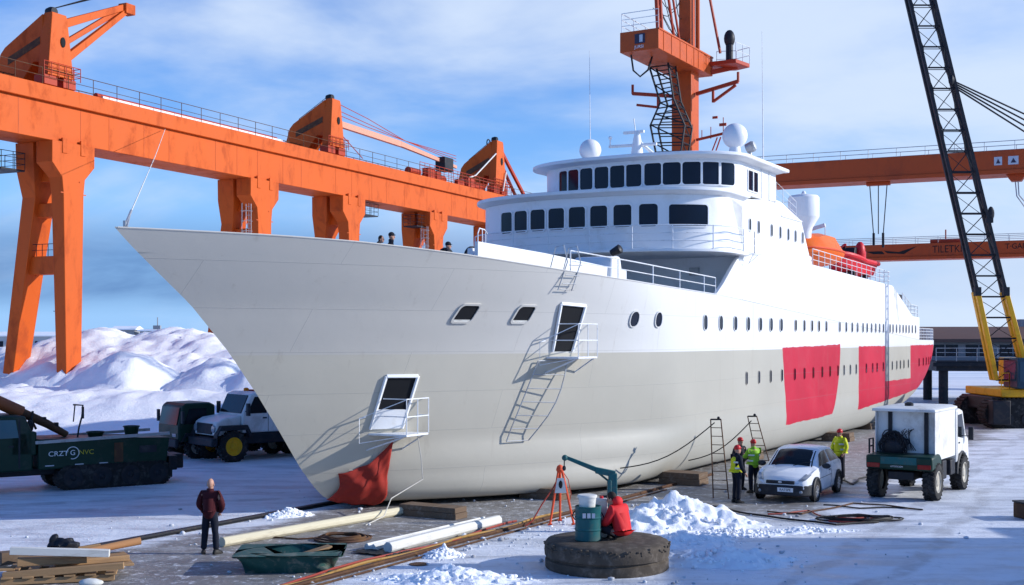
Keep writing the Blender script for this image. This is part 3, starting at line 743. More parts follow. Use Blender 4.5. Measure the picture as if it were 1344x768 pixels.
# domes, whips, searchlight, mast clutter on the wheelhouse roof
for u_, v_, z_, r_ in ((15.6, .64, 12.60, .44), (17.2, 6.15, 12.95, .49)):
    mb = MB(); mb.ell(S(u_, v_, z_), r_, 28, 18); d_ = P('radome', mb, m_white, ship, angle=60)
    mb = MB(); mb.lathe([(.3, 12.13), (.26, 12.2), (.2, z_ - r_ + .06)], 16, M.Translation(S(u_, v_, 0))); P('pedestal', mb, m_white, d_)
mb = MB(); mb.tube([S(15.9, .5, 12.1), S(15.9, .45, 16.7)], [.025, .008], 6); P('whip_antenna', mb, m_rail, ship)
mb = MB(); mb.tube([S(20.2, 6.3, 12.1), S(20.2, 6.25, 17.7)], [.03, .009], 6); P('whip_antenna', mb, m_rail, ship)
mb = MB(); mb.tube([S(18.6, 6.3, 12.1), S(18.6, 6.3, 12.5)], .05, 8); mb.lathe([(.05, -.2), (.2, -.16), (.22, .12), (.17, .2), (.02, .22)], 16, M.Translation(S(18.6, 6.3, 12.68)) @ M.Rotation(R(70), 4, 'X') @ M.Rotation(R(15), 4, 'Z')); P('searchlight', mb, m_steel, ship)
mb = MB()
mb.lathe([(.34, 12.1), (.26, 12.4), (.17, 13.0), (.1, 13.35)], 12, M.Translation(S(16.6, 2.25, 0)))
mb.tube([S(16.6, 1.0, 12.85), S(16.6, 3.1, 12.8)], .06, 8); mb.tube([S(16.6, 1.05, 12.8), S(16.6, 1.05, 13.15)], .03, 6)
mb.tube([S(16.6, 2.2, 13.2), S(16.6, 2.1, 13.9)], .025, 6); mb.box(S(16.6, 2.1, 13.35), (.12, .9, .1)); mb.tube([S(16.6, 2.4, 12.9), S(17.3, 3.1, 12.15)], .07, 8)
mb.tube([S(16.6, 1.3, 12.3), S(17.6, 1.6, 12.4), S(17.6, 1.6, 12.1)], .04, 6); mb.ell(S(16.6, 1.05, 13.2), .08, 8, 6)
P('radar_mast', mb, m_white, ship)
# exhaust stack with its wide cowl
mb = MB(); mb.lathe([(.38, 8.3), (.36, 10.1), (.42, 10.35), (.72, 10.85), (.74, 10.9), (.74, 11.82), (.66, 11.92), (.12, 12.02), (.06, 12.15)], 28, M.Translation(S(29.6, 5.2, 0))); P('exhaust_stack', mb, m_white, ship, angle=30)
mb = MB(); mb.rail([S(28.5, 3.2, 9.0), S(31.5, 3.2, 9.0), S(31.5, 0, 9.0)], 1.2, 3, 1.0, .018); P('railing', mb, m_rail, ship)

# ---------------------------------------------------------------- things on and against the ship
def sloc(u, v, z): return W(u, v, z)
def on_ship(name, label, cat, u, v, z, group=None, rz=0): return T(name, label, cat, W(u, v, z), SHIPROT + rz, group)
# lifeboat: x aft, length 6.2
lb = on_ship('lifeboat', 'closed orange lifeboat hanging above the boat deck rail, just aft of the white stack', 'lifeboat', 31.9, 5.1, 8.55); lb.scale = (1, 1, .98)
sect = []
for i in range(17):
    x = -3.1 + 6.2 * i / 16; q = abs(x) / 3.1; bw = 1.12 * math.sqrt(max(0, 1 - q ** 2.6)) + .03; kz = .1 + .5 * q ** 3; tz = 1.72 - .55 * q ** 2.4
    if x > 1.0: tz -= .12
    sect.append([(x, 0, kz), (x, bw * .6, kz + .12), (x, bw * .95, .62), (x, bw, .86), (x, bw * .93, .92), (x, bw * .7, tz - .15), (x, bw * .3, tz), (x, -bw * .3, tz), (x, -bw * .7, tz - .15), (x, -bw * .93, .92), (x, -bw, .86), (x, -bw * .95, .62), (x, -bw * .6, kz + .12)])
mb = MB(); mb.loft(sect); P('hull', mb, m_lifeboat, lb, angle=40)
mb = MB(); mb.tube([s_[3] for s_ in sect], .05, 6); mb.tube([s_[10] for s_ in sect], .05, 6); P('fender', mb, m_safety, lb)
mb = MB(); mb.b2(1.3, 1.8, -.35, .35, 1.35, 1.62); P('hatch', mb, m_lifeboat, lb, bevel=.08)
mb = MB()
for x in (1.9,): mb.b2(x - .1, x + .1, -.8, -.72, 1.0, 1.14)
P('porthole', mb, m_glass, lb)
dv = on_ship('davit', 'pair of white davit arms carrying the orange lifeboat', 'davit', 31.4, 4.0, 8.1)
for x in (-2.3, 2.3):
    mb = MB(); mb.bar((x, .9, 0), (x, .7, 2.3), .2, .2); mb.bar((x, .7, 2.3), (x, -1.1, 2.75), .16, .18); mb.tube([(x, -1.1, 2.75), (x, -1.1, 2.2)], .03, 6); P('arm', mb, m_rail, dv, bevel=.02)
rb = on_ship('rescue_boat', 'red rescue boat in its cradle on the boat deck, aft of the orange lifeboat', 'rescue boat', 38.9, 5.0, 8.25); rb.scale = (.95, .95, 1.0)
sect = []
for i in range(13):
    x = -2.9 + 5.8 * i / 12; q = max(0, -x / 2.9); bw = .95 * math.sqrt(max(0.02, 1 - q ** 2.5)); sh = 1.0 + .3 * q
    sect.append([(x, 0, .15 + .5 * q ** 2), (x, bw * .7, .35 + .4 * q ** 2), (x, bw, sh), (x, bw * .8, sh + .08), (x, 0, sh - .1), (x, -bw * .8, sh + .08), (x, -bw, sh), (x, -bw * .7, .35 + .4 * q ** 2)])
mb = MB(); mb.loft(sect); P('hull', mb, m_boatred, rb, angle=40)
mb = MB(); mb.tube([(s_[2][0], s_[2][1], s_[2][2]) for s_ in sect], .14, 8); mb.tube([(s_[6][0], s_[6][1], s_[6][2]) for s_ in sect], .14, 8); P('float_collar', mb, m_boatred, rb)
mb = MB(); mb.prism([(-.9, .95), (-.5, 1.75), (.3, 1.8), (.6, .95)], -.45, .45); P('console', mb, m_black, rb, bevel=.05)
mb = MB(); mb.b2(1.9, 2.6, -.35, .35, 1.0, 1.75); P('outboard', mb, m_boatred, rb, bevel=.1)
mb = MB(); mb.ell((.9, -.3, 1.4), (.42, .36, .45)); mb.ell((.2, -.55, 1.55), (.34, .3, .55)); mb.ell((1.5, .1, 1.5), (.4, .4, .4)); P('canvas_cover', mb, m_boatred, rb)
mb = MB()
for x in (-1.5, 1.3): mb.b2(x - .12, x + .12, -.7, .7, -.3, .4)
P('cradle', mb, m_black, rb, bevel=.02)
dc = on_ship('boat_crane', 'small red davit crane standing over the red rescue boat', 'davit', 40.6, 3.6, 8.1)
mb = MB(); mb.tube([(0, 0, 0), (0, 0, 1.7)], .2, 10); P('post', mb, m_boatred, dc)
mb = MB(); mb.bar((0, 0, 1.6), (-2.2, -1.3, 2.05), .26, .3, w2=.14, h2=.16); P('arm', mb, m_boatred, dc, bevel=.02)
mb = MB(); mb.tube([(-2.2, -1.3, 2.0), (-2.2, -1.3, 1.4)], .025, 6); mb.ell((-2.2, -1.3, 1.4), .1, 8, 6); P('hook', mb, m_black, dc)

# red tarpaulin hung under the lower balcony
mb = MB(); NT = 26; vs = []
A_, B_, C_, D_ = (.36, 2.14), (-.68, 1.18), (-.47, .40), (.95, .10)
for j in range(NT + 1):
    for i in range(NT + 1):
        s_, t_ = i / NT, j / NT
        top = (A_[0] + (B_[0] - A_[0]) * s_ + .10 * math.sin(math.pi * s_), A_[1] + (B_[1] - A_[1]) * s_ - .20 * math.sin(math.pi * s_))
        bot = (D_[0] + (C_[0] - D_[0]) * s_, D_[1] + (C_[1] - D_[1]) * s_ - .03 * math.sin(math.pi * s_))
        u_ = top[0] + (bot[0] - top[0]) * t_; z_ = top[1] + (bot[1] - top[1]) * t_
        if s_ < 1e-6 or True: u_ += -.14 * math.sin(math.pi * t_) * (1 - s_)
        u_ += .10 * math.sin(math.pi * t_) * s_
        u_ = max(u_, stem(max(.12, z_)) + .015)
        p, nn = hull_surf(u_, max(.14, z_))(0, 0)
        wr = .035 * math.sin(16 * (s_ + .5 * t_) + 2 * noise.noise((s_ * 3, t_ * 3, 1))) * (1 - .5 * t_) + .03 * noise.noise((s_ * 7, t_ * 7, 3))
        vs.append(p + nn * (.10 + .10 * math.sin(math.pi * s_) * math.sin(math.pi * t_) + wr))
mb.add(vs, [(j * (NT + 1) + i, j * (NT + 1) + i + 1, (j + 1) * (NT + 1) + i + 1, (j + 1) * (NT + 1) + i) for j in range(NT) for i in range(NT)])
tp = P('tarpaulin', mb, m_tarp, None, angle=80); tp.matrix_world = M.Translation(O) @ M.Rotation(SHIPROT, 4, 'Z')
md = tp.modifiers.new('thickness', 'SOLIDIFY'); md.thickness = .015
tag(tp, 'red tarpaulin draped round the forefoot of the bow, under the lower balcony', 'tarpaulin')

# hanging boarding ladder under the upper balcony
ld = on_ship('boarding_ladder', 'steel boarding ladder hanging down the hull below the upper balcony', 'ladder', 0, 0, 0)
mb = MB(); n_ = 7
lp, rp_ = [], []
for i in range(n_):
    t = i / (n_ - 1); z_ = 4.36 - 2.48 * t
    for lst, u_ in ((lp, 3.96 - .36 * t), (rp_, 5.03 - .72 * t + .12 * math.sin(math.pi * t))):
        p, nn = hull_surf(u_, z_)(0, 0); lst.append(p + nn * (.10 + .22 * math.sin(math.pi * t) * (lst is rp_)))
mb.tube(lp, .022, 6); P('rail', mb, m_steel, ld)
mb = MB(); mb.tube(rp_, .022, 6); P('rail', mb, m_steel, ld)
for a, b in zip(lp, rp_):
    mb = MB(); mb.tube([a, b], .018, 6); P('rung', mb, m_steel, ld)
# small hooked ladder over the bulwark
l2 = on_ship('hook_ladder', 'small steel hook ladder over the deck edge, beside the foredeck railing', 'ladder', 0, 0, 0)
mb = MB()
for u_ in (3.8, 4.35):
    v_ = half(u_, 6.9)
    mb.tube([S(u_, v_ - .5, 6.9), S(u_ - .02, v_ - .25, 7.75), S(u_, v_ + .02, 7.8), S(u_ + .04, v_ + .12, 7.3), S(u_ - .15, half(u_, 6.45) + .1, 6.45)], .018, 6)
for z_ in (7.2, 6.9, 6.65, 6.48): mb.tube([S(3.75, half(3.75, z_) + .12, z_), S(4.3, half(4.3, z_) + .12, z_)], .015, 6)
P('ladder_frame', mb, m_steel, l2)
wn = on_ship('mooring_winch', 'dark mooring winch on the foredeck behind the bulwark', 'winch', 7.8, -.65, 6.35)
mb = MB(); mb.lathe([(.55, -.6), (.55, -.5), (.3, -.5), (.3, .5), (.55, .5), (.55, .6)], 18, M.Translation((0, 0, 1.35)) @ M.Rotation(R(90), 4, 'X')); P('drum', mb, m_black, wn)
mb = MB(); mb.b2(-.5, .5, -.8, .8, 0, .3); mb.b2(-.25, .25, -.75, -.62, .3, 1.4); mb.b2(-.25, .25, .62, .75, .3, 1.4); P('base', mb, m_black, wn, bevel=.03)

# orange tower mast behind the wheelhouse front
tw = on_ship('tower_mast', 'orange tower mast with box platform and side arms, standing on the wheelhouse roof', 'mast', 20.2, 2.87, 12.14)
def Q(u, v, z): return V((u - 20.2, -(v - 2.87), z - 12.14))
mb = MB(); mb.loft([[Q(20.2 + a, 2.87 + b, z) for a, b in ((-.45, -.45), (.45, -.45), (.45, .45), (-.45, .45))] for z in (12.14, 17.0)])
mb.loft([[Q(20.4 + a * .55, 2.87 + b * .55, z) for a, b in ((-.5, -.5), (.5, -.5), (.5, .5), (-.5, .5))] for z in (17.0, 23.5)])
mb.tube([Q(20.4, 3.35, 17.05), Q(20.4, 3.35, 23.5)], .1, 8)
P('column', mb, m_mast, tw, bevel=.04)
mb = MB(); mb.b2(-4.8, 1.1, -.82, .83, 4.17, 4.97); pf = P('platform', mb, m_mast, tw, bevel=.02)
mb = MB()
for x in (-4.3, -3.5, -2.6, -1.9, -1.1, -.6, .3): mb.b2(x - .015, x + .015, -.84, -.822, 4.2, 4.94)
mb.b2(-4.8, 1.1, -.85, -.822, 4.93, 4.99); P('platform_ribs', mb, m_mast, pf)
mb = MB(); mb.rail([Q(21.2, 2.1, 17.11), Q(15.45, 2.1, 17.11), Q(15.45, 3.66, 17.11)], .75, 3, 1.2, .016); P('railing', mb, m_rail, tw)
mb = MB(); mb.b2(-4.825, -4.805, -.25, .18, 4.45, 4.83); P('emblem', mb, m_emblue, tw)
mb = MB(); mb.b2(-4.832, -4.826, -.16, -.02, 4.5, 4.78); P('emblem', mb, m_emblem, tw)
text('lettering', 'JURSI', .17, m_letw, tw, face_mat((-4.81, 0, 4.32), (0, -1, 0), (0, 0, 1)))
mb = MB()
for a, b in ((-3.6, -.3), (-3.0, -.2)): mb.tube([(a, b, 4.97), (a - .7, b - .1, 8.5)], .09, 8)
for k in range(7): mb.tube([(-3.65 - .09 * k, -.3, 5.2 + .5 * k), (-3.05 - .09 * k, -.2, 5.2 + .5 * k)], .04, 5)
mb.tube([(-2.4, -.5, 4.97), (-3.4, -.4, 8.2)], .06, 6); mb.tube([(-1.8, -.5, 4.97), (-2.9, -.4, 8.0)], .05, 6)
P('derrick_boom', mb, m_redpipe, tw)
mb = MB()
rnd = random.Random(4)
for k in range(9):
    a = V((rnd.uniform(-3.2, -1.6), rnd.uniform(-.6, .4), 5 + rnd.random() * 2.4)); b = V((.1, rnd.uniform(-.3, .3), 5.2 + rnd.random() * 2.5)); m_ = a.lerp(b, .5) + V((0, 0, -.5))
    mb.tube([a, a.lerp(m_, .5) + V((0, 0, -.1)), m_, m_.lerp(b, .5) + V((0, 0, -.1)), b], .018, 4)
P('rigging', mb, m_black, tw)
mb = MB(); mb.tube([(.5, -.5, 9.5), (1.0, -1.2, 5.1)], .06, 6); P('brace', mb, m_redpipe, tw)
mb = MB(); mb.prism([(.7, -.6), (1.9, -.7), (2.2, -1.5), (1.9, -2.2), (.7, -2.0)], 4.55, 4.72, 'z'); mb.bar((.9, -.8, 4.3), (1.7, -1.7, 4.6), .12, .2); pg = P('lamp_platform', mb, m_redpipe, tw, bevel=.02)
mb = MB(); mb.rail([(.7, -2.0, 4.72), (1.9, -2.2, 4.72), (2.2, -1.5, 4.72), (1.9, -.7, 4.72)], .7, 2, .7, .016); P('railing', mb, m_rail, pg)
mb = MB(); mb.tube([(1.3, -1.5, 4.72), (1.3, -1.5, 5.5)], .16, 10); mb.ell((1.3, -1.5, 5.75), (.24, .24, .38), 12, 8); P('beacon', mb, m_black, pg)
for sg, x0_, L_, rise in ((1, .55, 2.3, .38), (-1, .55, 2.4, -.35)):
    mb = MB(); mb.bar((0, -sg * .5, 3.25), (0, -sg * (x0_ + L_ - .5), 3.25 + rise * sg * .9), .14, .14); mb.bar((0, -sg * (x0_ + .7), 2.85), (0, -sg * (x0_ + 1.7), 3.25 + .2 * sg), .1, .1); mb.bar((0, -sg * (x0_ + .7), 2.82), (0, -sg * (x0_ + .7), 3.3), .09, .09)
    mb.tube([(0, -sg * (x0_ + L_ - .5), 3.2 + rise * sg), (0, -sg * (x0_ + L_ - .5), 3.6 + rise * sg)], .06, 8)
    P('yard_arm', mb, m_redpipe, tw)
mb = MB(); mb.bar((0, -.5, 1.3), (0, -1.75, 1.48), .09, .1); mb.tube([(0, -.9, .05), (.1, -1.4, 1.35)], .03, 5); mb.tube([(0, -1.1, .05), (.1, -1.55, 1.35)], .03, 5)
for q, h_ in ((-.75, .35), (-1.15, .45), (-1.7, .8)): mb.tube([(0, q, 1.3), (0, q, 1.35 + h_)], .018, 5)
mb.box((0, -1.68, 1.85), (.06, .3, .12)); mb.box((.1, -1.3, 2.2), (.06, .22, .1)); P('antenna_arm', mb, m_redpipe, tw)
mb = MB()
la = [(2.19, 16.3), (2.7, 14.71), (2.26, 13.81), (2.6, 12.2)]; ra = [(3.04, 16.3), (3.28, 14.81), (3.77, 13.68), (3.54, 12.2)]
Lp = [Q(17.9, v, z) for v, z in la]; Rp = [Q(17.9, v, z) for v, z in ra]; Lb = [p + V((.8, 0, 0)) for p in Lp]; Rb = [p + V((.8, 0, 0)) for p in Rp]
for q in (Lp, Rp, Lb, Rb): mb.tube(q, .045, 6)
def samp(q, t):
    t *= len(q) - 1; i = min(int(t), len(q) - 2); return q[i].lerp(q[i + 1], t - i)
for k in range(13):
    t = k / 12.5 + .02
    mb.tube([samp(Lp, t), samp(Rp, t)], .03, 5); mb.tube([samp(Lb, t), samp(Rb, t)], .025, 5); mb.tube([samp(Rp, t), samp(Rb, t)], .025, 5)
    if k % 2 == 0: mb.tube([samp(Lp, t), samp(Rp, min(1, t + .14))], .03, 5); mb.tube([samp(Rp, t), samp(Rb, min(1, t + .1))], .025, 5)
P('access_ladder', mb, m_black, tw)
mb = MB(); mb.tube([Q(15.9, 2.3, 16.3), Q(16, 2.35, 15.7), Q(16.1, 2.6, 15.45), Q(16.2, 2.9, 15.7), Q(16.6, 2.9, 16.3)], .04, 6); P('cable_loop', mb, m_black, tw)
# ---------------------------------------------------------------- left gantry: local x along the girder (into the distance), -y towards us
GD = V((.4327, .9015, 0)); GO = V((-29.1, 80, 0)); GROT = math.atan2(GD.y, GD.x)
gt = T('gantry_crane', 'long orange girder gantry on A-frame legs, behind the bow at the left', 'gantry crane', GO, GROT)
ZB, ZT, ZF = 17.9, 21.35, 20.25
mb = MB(); mb.b2(-46, 92, .25, 3.3, ZB, ZF + .05); mb.b2(-46, 92, -.05, 3.6, ZF + .052, ZT); P('girder', mb, m_orange, gt, bevel=.03)
mb = MB()
xx = -45.5
while xx < 91:
    mb.b2(xx - .02, xx + .02, .235, .255, ZB + .05, ZF); xx += random.choice((2.6, 3.4, 4.4, 5.2))
o_ = P('girder_seams', mb, m_mast, gt); o_['kind'] = 'stuff'
mb = MB(); mb.rail([(-46, 0, ZT), (92, 0, ZT)], 1.05, 2, 2.2, .026); P('railing', mb, m_rusty, gt)
mb = MB(); mb.rail([(-46, 3.5, ZT), (92, 3.5, ZT)], 1.05, 2, 2.2, .035); P('railing', mb, m_rusty, gt)
mb = MB(); mb.tube([(3.6, 1.2, ZT + .35), (24, 1.2, ZT + .35)], .22, 10); P('pipe', mb, m_redpipe, gt)
mb = MB(); mb.b2(3.6, 24, .5, .65, ZT + .02, ZT + .28); P('cable_tray', mb, m_rail, gt)
def bent(x):
    yb = 5.9
    # front leg with haunched head
    mb = MB()
    mb.loft([[V((x + a * w_, y_ + b * d_, z)) for a, b in ((-.5, -.5), (.5, -.5), (.5, .5), (-.5, .5))] for z, w_, d_, y_ in ((-.3, 1.2, .8, .45), (14.6, 1.75, 1.1, .6), (15.6, 2.0, 1.2, .65), (16.5, 3.7, 1.4, .75), (ZB, 3.7, 1.45, .75))])
    for s_ in (-.8, .8):
        mb.b2(x + s_ - .22, x + s_ + .22, -.02, .14, ZB - .75, ZB + .25)
    leg = P('leg', mb, m_orange, gt, angle=20, bevel=.03)
    mb = MB(); mb.b2(x - 1.1, x + 1.1, .06, .08, 14.55, 14.62); mb.ell((x + .5, .06, 15.4), .06, 8, 6); P('flange', mb, m_mast, leg)
    mb = MB()
    mb.loft([[V((x + a * w_, y_ + b * d_, z)) for a, b in ((-.5, -.5), (.5, -.5), (.5, .5), (-.5, .5))] for z, w_, d_, y_ in ((-.3, 1.2, .9, yb), (14.4, 1.7, 1.2, 3.2), (16.2, 3.2, 1.6, 2.75), (ZB, 3.4, 1.6, 2.7))])
    P('leg', mb, m_orange, gt, angle=20, bevel=.03)
    mb = MB(); mb.b2(x - .45, x + .45, .8, 4.3, 9.3, 10.5); br = P('crossbeam', mb, m_orange, gt, bevel=.03)
    mb = MB(); mb.b2(x - .45, x + .45, .9, 3.4, 13.1, 14.0); P('crossbeam', mb, m_orange, gt, bevel=.03)
    mb = MB(); mb.prism([(1.2, 15.4), (2.6, 15.4), (3.4, 16.4), (3.4, 17.85), (.4, 17.85), (.4, 16.4)], x - .7, x + .7, 'x'); P('haunch', mb, m_orange, gt, bevel=.03)
    mb = MB(); mb.rail([(x - .5, 1.3, 10.5), (x - .5, 3.4, 10.5)], .8, 2, .6, .025); P('railing', mb, m_black, br)
for x in (-20., .5, 21., 34.2, 50., 66.): bent(x)
def gplat(x0, x1, y0, y1, z):
    mb = MB(); mb.b2(x0, x1, y0, y1, z, z + .1); pl = P('maintenance_platform', mb, m_black, gt)
    mb = MB(); mb.rail([(x0, y0, z + .1), (x1, y0, z + .1), (x1, y1, z + .1), (x0, y1, z + .1), (x0, y0, z + .1)], 1.1, 3, .8, .025); P('railing', mb, m_black, pl)
gplat(-3.5, -1.6, 2.2, 4.9, 15.9); gplat(35.8, 39.5, .8, 2.4, 16.6); gplat(46.5, 48.4, .6, 2.2, 16.3)
def caged(x, y, z0, z1):
    mb = MB()
    for s_ in (-.25, .25): mb.tube([(x, y + s_, z0), (x, y + s_, z1)], .03, 5)
    z = z0
    while z < z1:
        mb.tube([(x, y - .25, z), (x, y + .25, z)], .02, 5); z += .35
    z = z0 + 1
    while z < z1:
        mb.tube([(x - .8 * math.sin(math.pi * i / 6), y - .4 * math.cos(math.pi * i / 6), z) for i in range(7)], .02, 4); z += .8
    for i in (1, 3, 5): mb.tube([(x - .8 * math.sin(math.pi * i / 6), y - .4 * math.cos(math.pi * i / 6), q) for q in (z0 + 1, z1)], .018, 4)
    P('caged_ladder', mb, m_steel, gt)
caged(19.2, .3, 3, 15.8); caged(48.1, .5, 3, 16.4)

def trolley(name, label, x, k, jib, group=None):
    t = T(name, label, 'jib crane', GO + GD * x + V((0, 0, ZT + .03)), GROT)
    mb = MB()
    mb.loft([[V((a * w_, y_ + b * d_, z)) for a, b in ((-.5, -.5), (.5, -.5), (.5, .5), (-.5, .5))] for z, w_, d_, y_ in ((.7 * k, 2.2 * k, .9, .5), (4.6 * k, 1.3 * k, .8, .55), (4.85 * k, 1.2 * k, .7, .55))])
    P('tower', mb, m_orange, t, angle=20, bevel=.03)
    mb = MB(); mb.prism([(.9, 4.75 * k), (.9, 1.6 * k), (1.7, 1.7 * k), (2.9, .3), (5.2, .3), (5.1, 1.3 * k), (4.7, 2.5 * k), (4.3, 2.9 * k)], -.75 * k, .75 * k, 'x'); hs = P('house', mb, m_orange, t, angle=20, bevel=.04)
    mb = MB(); mb.prism([(1.1, 3.3 * k), (1.1, 2.8 * k), (4.0, 1.7 * k), (4.0, 2.2 * k)], -.77 * k, -.755 * k, 'x'); P('recess', mb, m_rusty, hs)
    mb = MB(); mb.ell((.2 * k, .05, 3.0 * k), (.2 * k, .03, .34 * k), 12, 8); P('porthole', mb, m_dark, t)
    mb = MB()
    for s_ in (-.8 * k, .8 * k):
        mb = MB(); mb.b2(s_ - .55 * k, s_ + .55 * k, .1, 1.0, .05, .68 * k); P('bogie', mb, m_redpipe, t, bevel=.03)
    mb = MB(); mb.b2(-.9 * k, .9 * k, 3.2, 4.1, .05, .5); P('bogie', mb, m_redpipe, t, bevel=.03)
    mb = MB(); mb.rail([(-1.5 * k, -.05, .6 * k), (1.6 * k, -.05, .6 * k), (1.6 * k, 1.1, .6 * k)], .9, 3, .6, .03); P('railing', mb, m_redpipe, t)
    mb = MB()
    for s_ in (-.2, .2): mb.tube([(.95 * k + .1, .5 + s_, .6), (.72 * k, .5 + s_, 4.5 * k)], .03, 5)
    for q in range(11): mb.tube([(.95 * k + .1 - .023 * q * k, .3, .8 + .36 * q * k), (.95 * k + .1 - .023 * q * k, .7, .8 + .36 * q * k)], .02, 4)
    P('ladder', mb, m_rusty, t)
    mb = MB()
    mb.rail([(0, .8, 4.85 * k), (0, 4.2, 2.95 * k)], .5, 2, .9, .025); P('roof_rail', mb, m_rusty, t)
    mb = MB(); mb.lathe([(.28, -.3), (.34, 0), (.28, .3)], 14, M.Translation((-.1, .8, 5.0 * k)) @ M.Rotation(R(90), 4, 'X')); P('sheave', mb, m_black, t)
    if jib == 'up':
        mb = MB(); mb.bar((.5, .5, 4.3 * k), (6.6, .6, 7.0), .5, .55, w2=.35, h2=.4); mb.bar((.7, .3, 2.1 * k), (6.4, .5, 6.6), .42, .5, w2=.3, h2=.35); mb.bar((.6, 1.2, 2.8 * k), (6.3, .7, 6.8), .3, .35)
        mb.b2(6.1, 7.0, .2, .95, 6.4, 7.1); P('jib', mb, m_orange, t, bevel=.03)
        mb = MB(); mb.tube([(-.1, .7, 5.2 * k), (6.4, .6, 8.2)], .04, 5); mb.tube([(-.1, .9, 5.2 * k), (6.4, .8, 8.0)], .04, 5); P('stay_cable', mb, m_black, t)
    elif jib == 'low':
        mb = MB()
        a = V((.9, .6, 2.9 * k)); b = V((24., 1.0, 2.0)); c = V((12, .8, 1.9))
        mb.bar(a, (12., .8, 2.75), .4, .55); mb.bar((12., .8, 2.75), b, .4, .5, w2=.25, h2=.3)
        jb = P('jib', mb, mat('faded_orange', (.70, .30, .20), .55, var=.15, dirt=(.6, .25, .15), damt=.3), t, bevel=.03)
        mb = MB()
        for z_, e in ((4.7, 3.2), (4.1, 2.9), (3.7, 2.6)): mb.tube([(.5, .6, z_ * k), (6, .7, z_ * k * .78 + .5), (13, .8, 3.2), (24, 1.0, e)], .035, 5)
        mb.tube([(.6, .4, 2.2 * k), (4.5, .3, .3)], .04, 5); P('stay_cable', mb, m_redpipe, t)
    else:
        mb = MB(); mb.bar((.6, .6, 4.4 * k), (7.6, .5, .3), .3, .35); mb.bar((.6, 1.3, 4.4 * k), (7.0, 1.4, .3), .26, .3); P('brace', mb, m_redpipe, t)
        mb = MB(); mb.tube([(.1 + .42 * math.cos(q / 12 * 6.283), 1.7, 4.42 * k + .42 + .42 * math.sin(q / 12 * 6.283)) for q in range(12)], .07, 6, closed=True); P('ring', mb, m_black, t)
        mb = MB(); mb.tube([(-9, 1, .4), (-5, .7, 1.6), (-1, .2, 3.6 * k)], .08, 6); mb.tube([(.2, -.1, .4), (1.0, -.1, 2.6)], .09, 6); P('hose', mb, m_pale, t)
    return t
trolley('jib_crane', 'orange jib crane at the near left end of the gantry girder, twin boom raised', -.6, 1.0, 'up')
trolley('jib_crane', 'orange jib crane amid the gantry girder with a long low boom and slack cables', 31.5, 1.02, 'low')
trolley('jib_crane', 'orange jib crane with a round ring on top, far end of gantry girder', 64.5, 1.25, 'brace')
trolley('jib_crane', 'orange jib crane cut off by the top left corner, only its boom tip in view', -10.2, .95, 'up')
mh = T('winch_unit', 'red winch machinery with a dark motor on the gantry girder between two jib cranes', 'winch', GO + GD * 55 + V((0, 0, ZT + .02)), GROT)
rnd = random.Random(11)
for k in range(9):
    mb = MB(); x = -9 + 2.2 * k + rnd.random(); y = rnd.uniform(.3, 1.6); a, b, c = rnd.uniform(.4, 1.1), rnd.uniform(.4, .9), rnd.uniform(.4, 1.15)
    if k % 3 == 0: mb.lathe([(c * .5, -a), (c * .5, a)], 12, M.Translation((x, y, c * .55)) @ M.Rotation(R(90), 4, 'Y'))
    else: mb.b2(x - a, x + a, y - b / 2, y + b / 2, 0, c)
    P('winch_drum' if k % 3 == 0 else 'housing', mb, m_redpipe, mh, bevel=.04)
mb = MB(); mb.b2(-3.4, -1.5, .2, 1.4, 1.2, 2.6); P('motor', mb, m_black, mh, bevel=.1)
mb = MB(); mb.rail([(-9, -.02, 0), (12, -.02, 0)], 1.3, 4, 1.0, .03); P('railing', mb, m_redpipe, mh)
hr = T('hoist_rope', 'thin hoist wire hanging from the gantry girder to the tip of the bow', 'wire', W(-8.1, .1, 7.66))
mb = MB(); top = GO + GD * 9.2 + V((0, 0, 20.2)) - W(-8.1, .1, 7.66); mb.tube([(0, 0, 0), top * .5 + V((0, 0, -.15)), top], .018, 5); P('wire', mb, m_pale, hr)
mb = MB(); mb.tube([(0, 0, 0), top * .06], .035, 6); mb.tube([(.06, 0, 0), top * .055], .02, 6); mb.box((0, 0, .08), (.06, .06, .12)); P('shackle', mb, m_steel, hr)

# ---------------------------------------------------------------- cross girders on the right: local x towards the right (near) end
ED = V((.903, -.428, 0)).normalized(); EROT = math.atan2(ED.y, ED.x)
def cross(name, label, p0, x0, x1, zb, zt, depth, legs, m):
    t = T(name, label, 'gantry crane', (p0[0], p0[1], 0), EROT)
    mb = MB(); mb.b2(x0, x1, 0, depth, zb + .35, zt); mb.b2(x0, x1, -.15, depth + .15, zb, zb + .348); P('girder', mb, m, t, bevel=.03)
    mb = MB(); mb.rail([(x0, .05, zt), (x1, .05, zt)], .75, 2, 2.4, .03); mb.rail([(x0, depth, zt), (x1, depth, zt)], .75, 2, 2.4, .03); P('railing', mb, m_steel, t)
    for x in legs:
        for y, s_ in ((.3, -1), (depth - .3, 1)):
            mb = MB(); mb.bar((x, y, zb), (x, y + s_ * 2.2, -.2), 1.5, 1.3, w2=.9, h2=.9); P('leg', mb, m, t, bevel=.03)
        mb = MB(); mb.b2(x - .35, x + .35, -1.2, depth + 1.2, zb * .4 - .4, zb * .4 + .4); P('crossbeam', mb, m, t, bevel=.03)
    return t
ug = cross('gantry_crane', 'upper dark orange cross girder high on the right, behind the lattice boom', (23.2, 110), -15, 75, 18.75, 20.75, 2.6, (-12, 66), m_orange2)
def ugx(px):
    r = (px - 672) / 1600; return (r * 110 - 23.2) / (ED.x - r * ED.y)
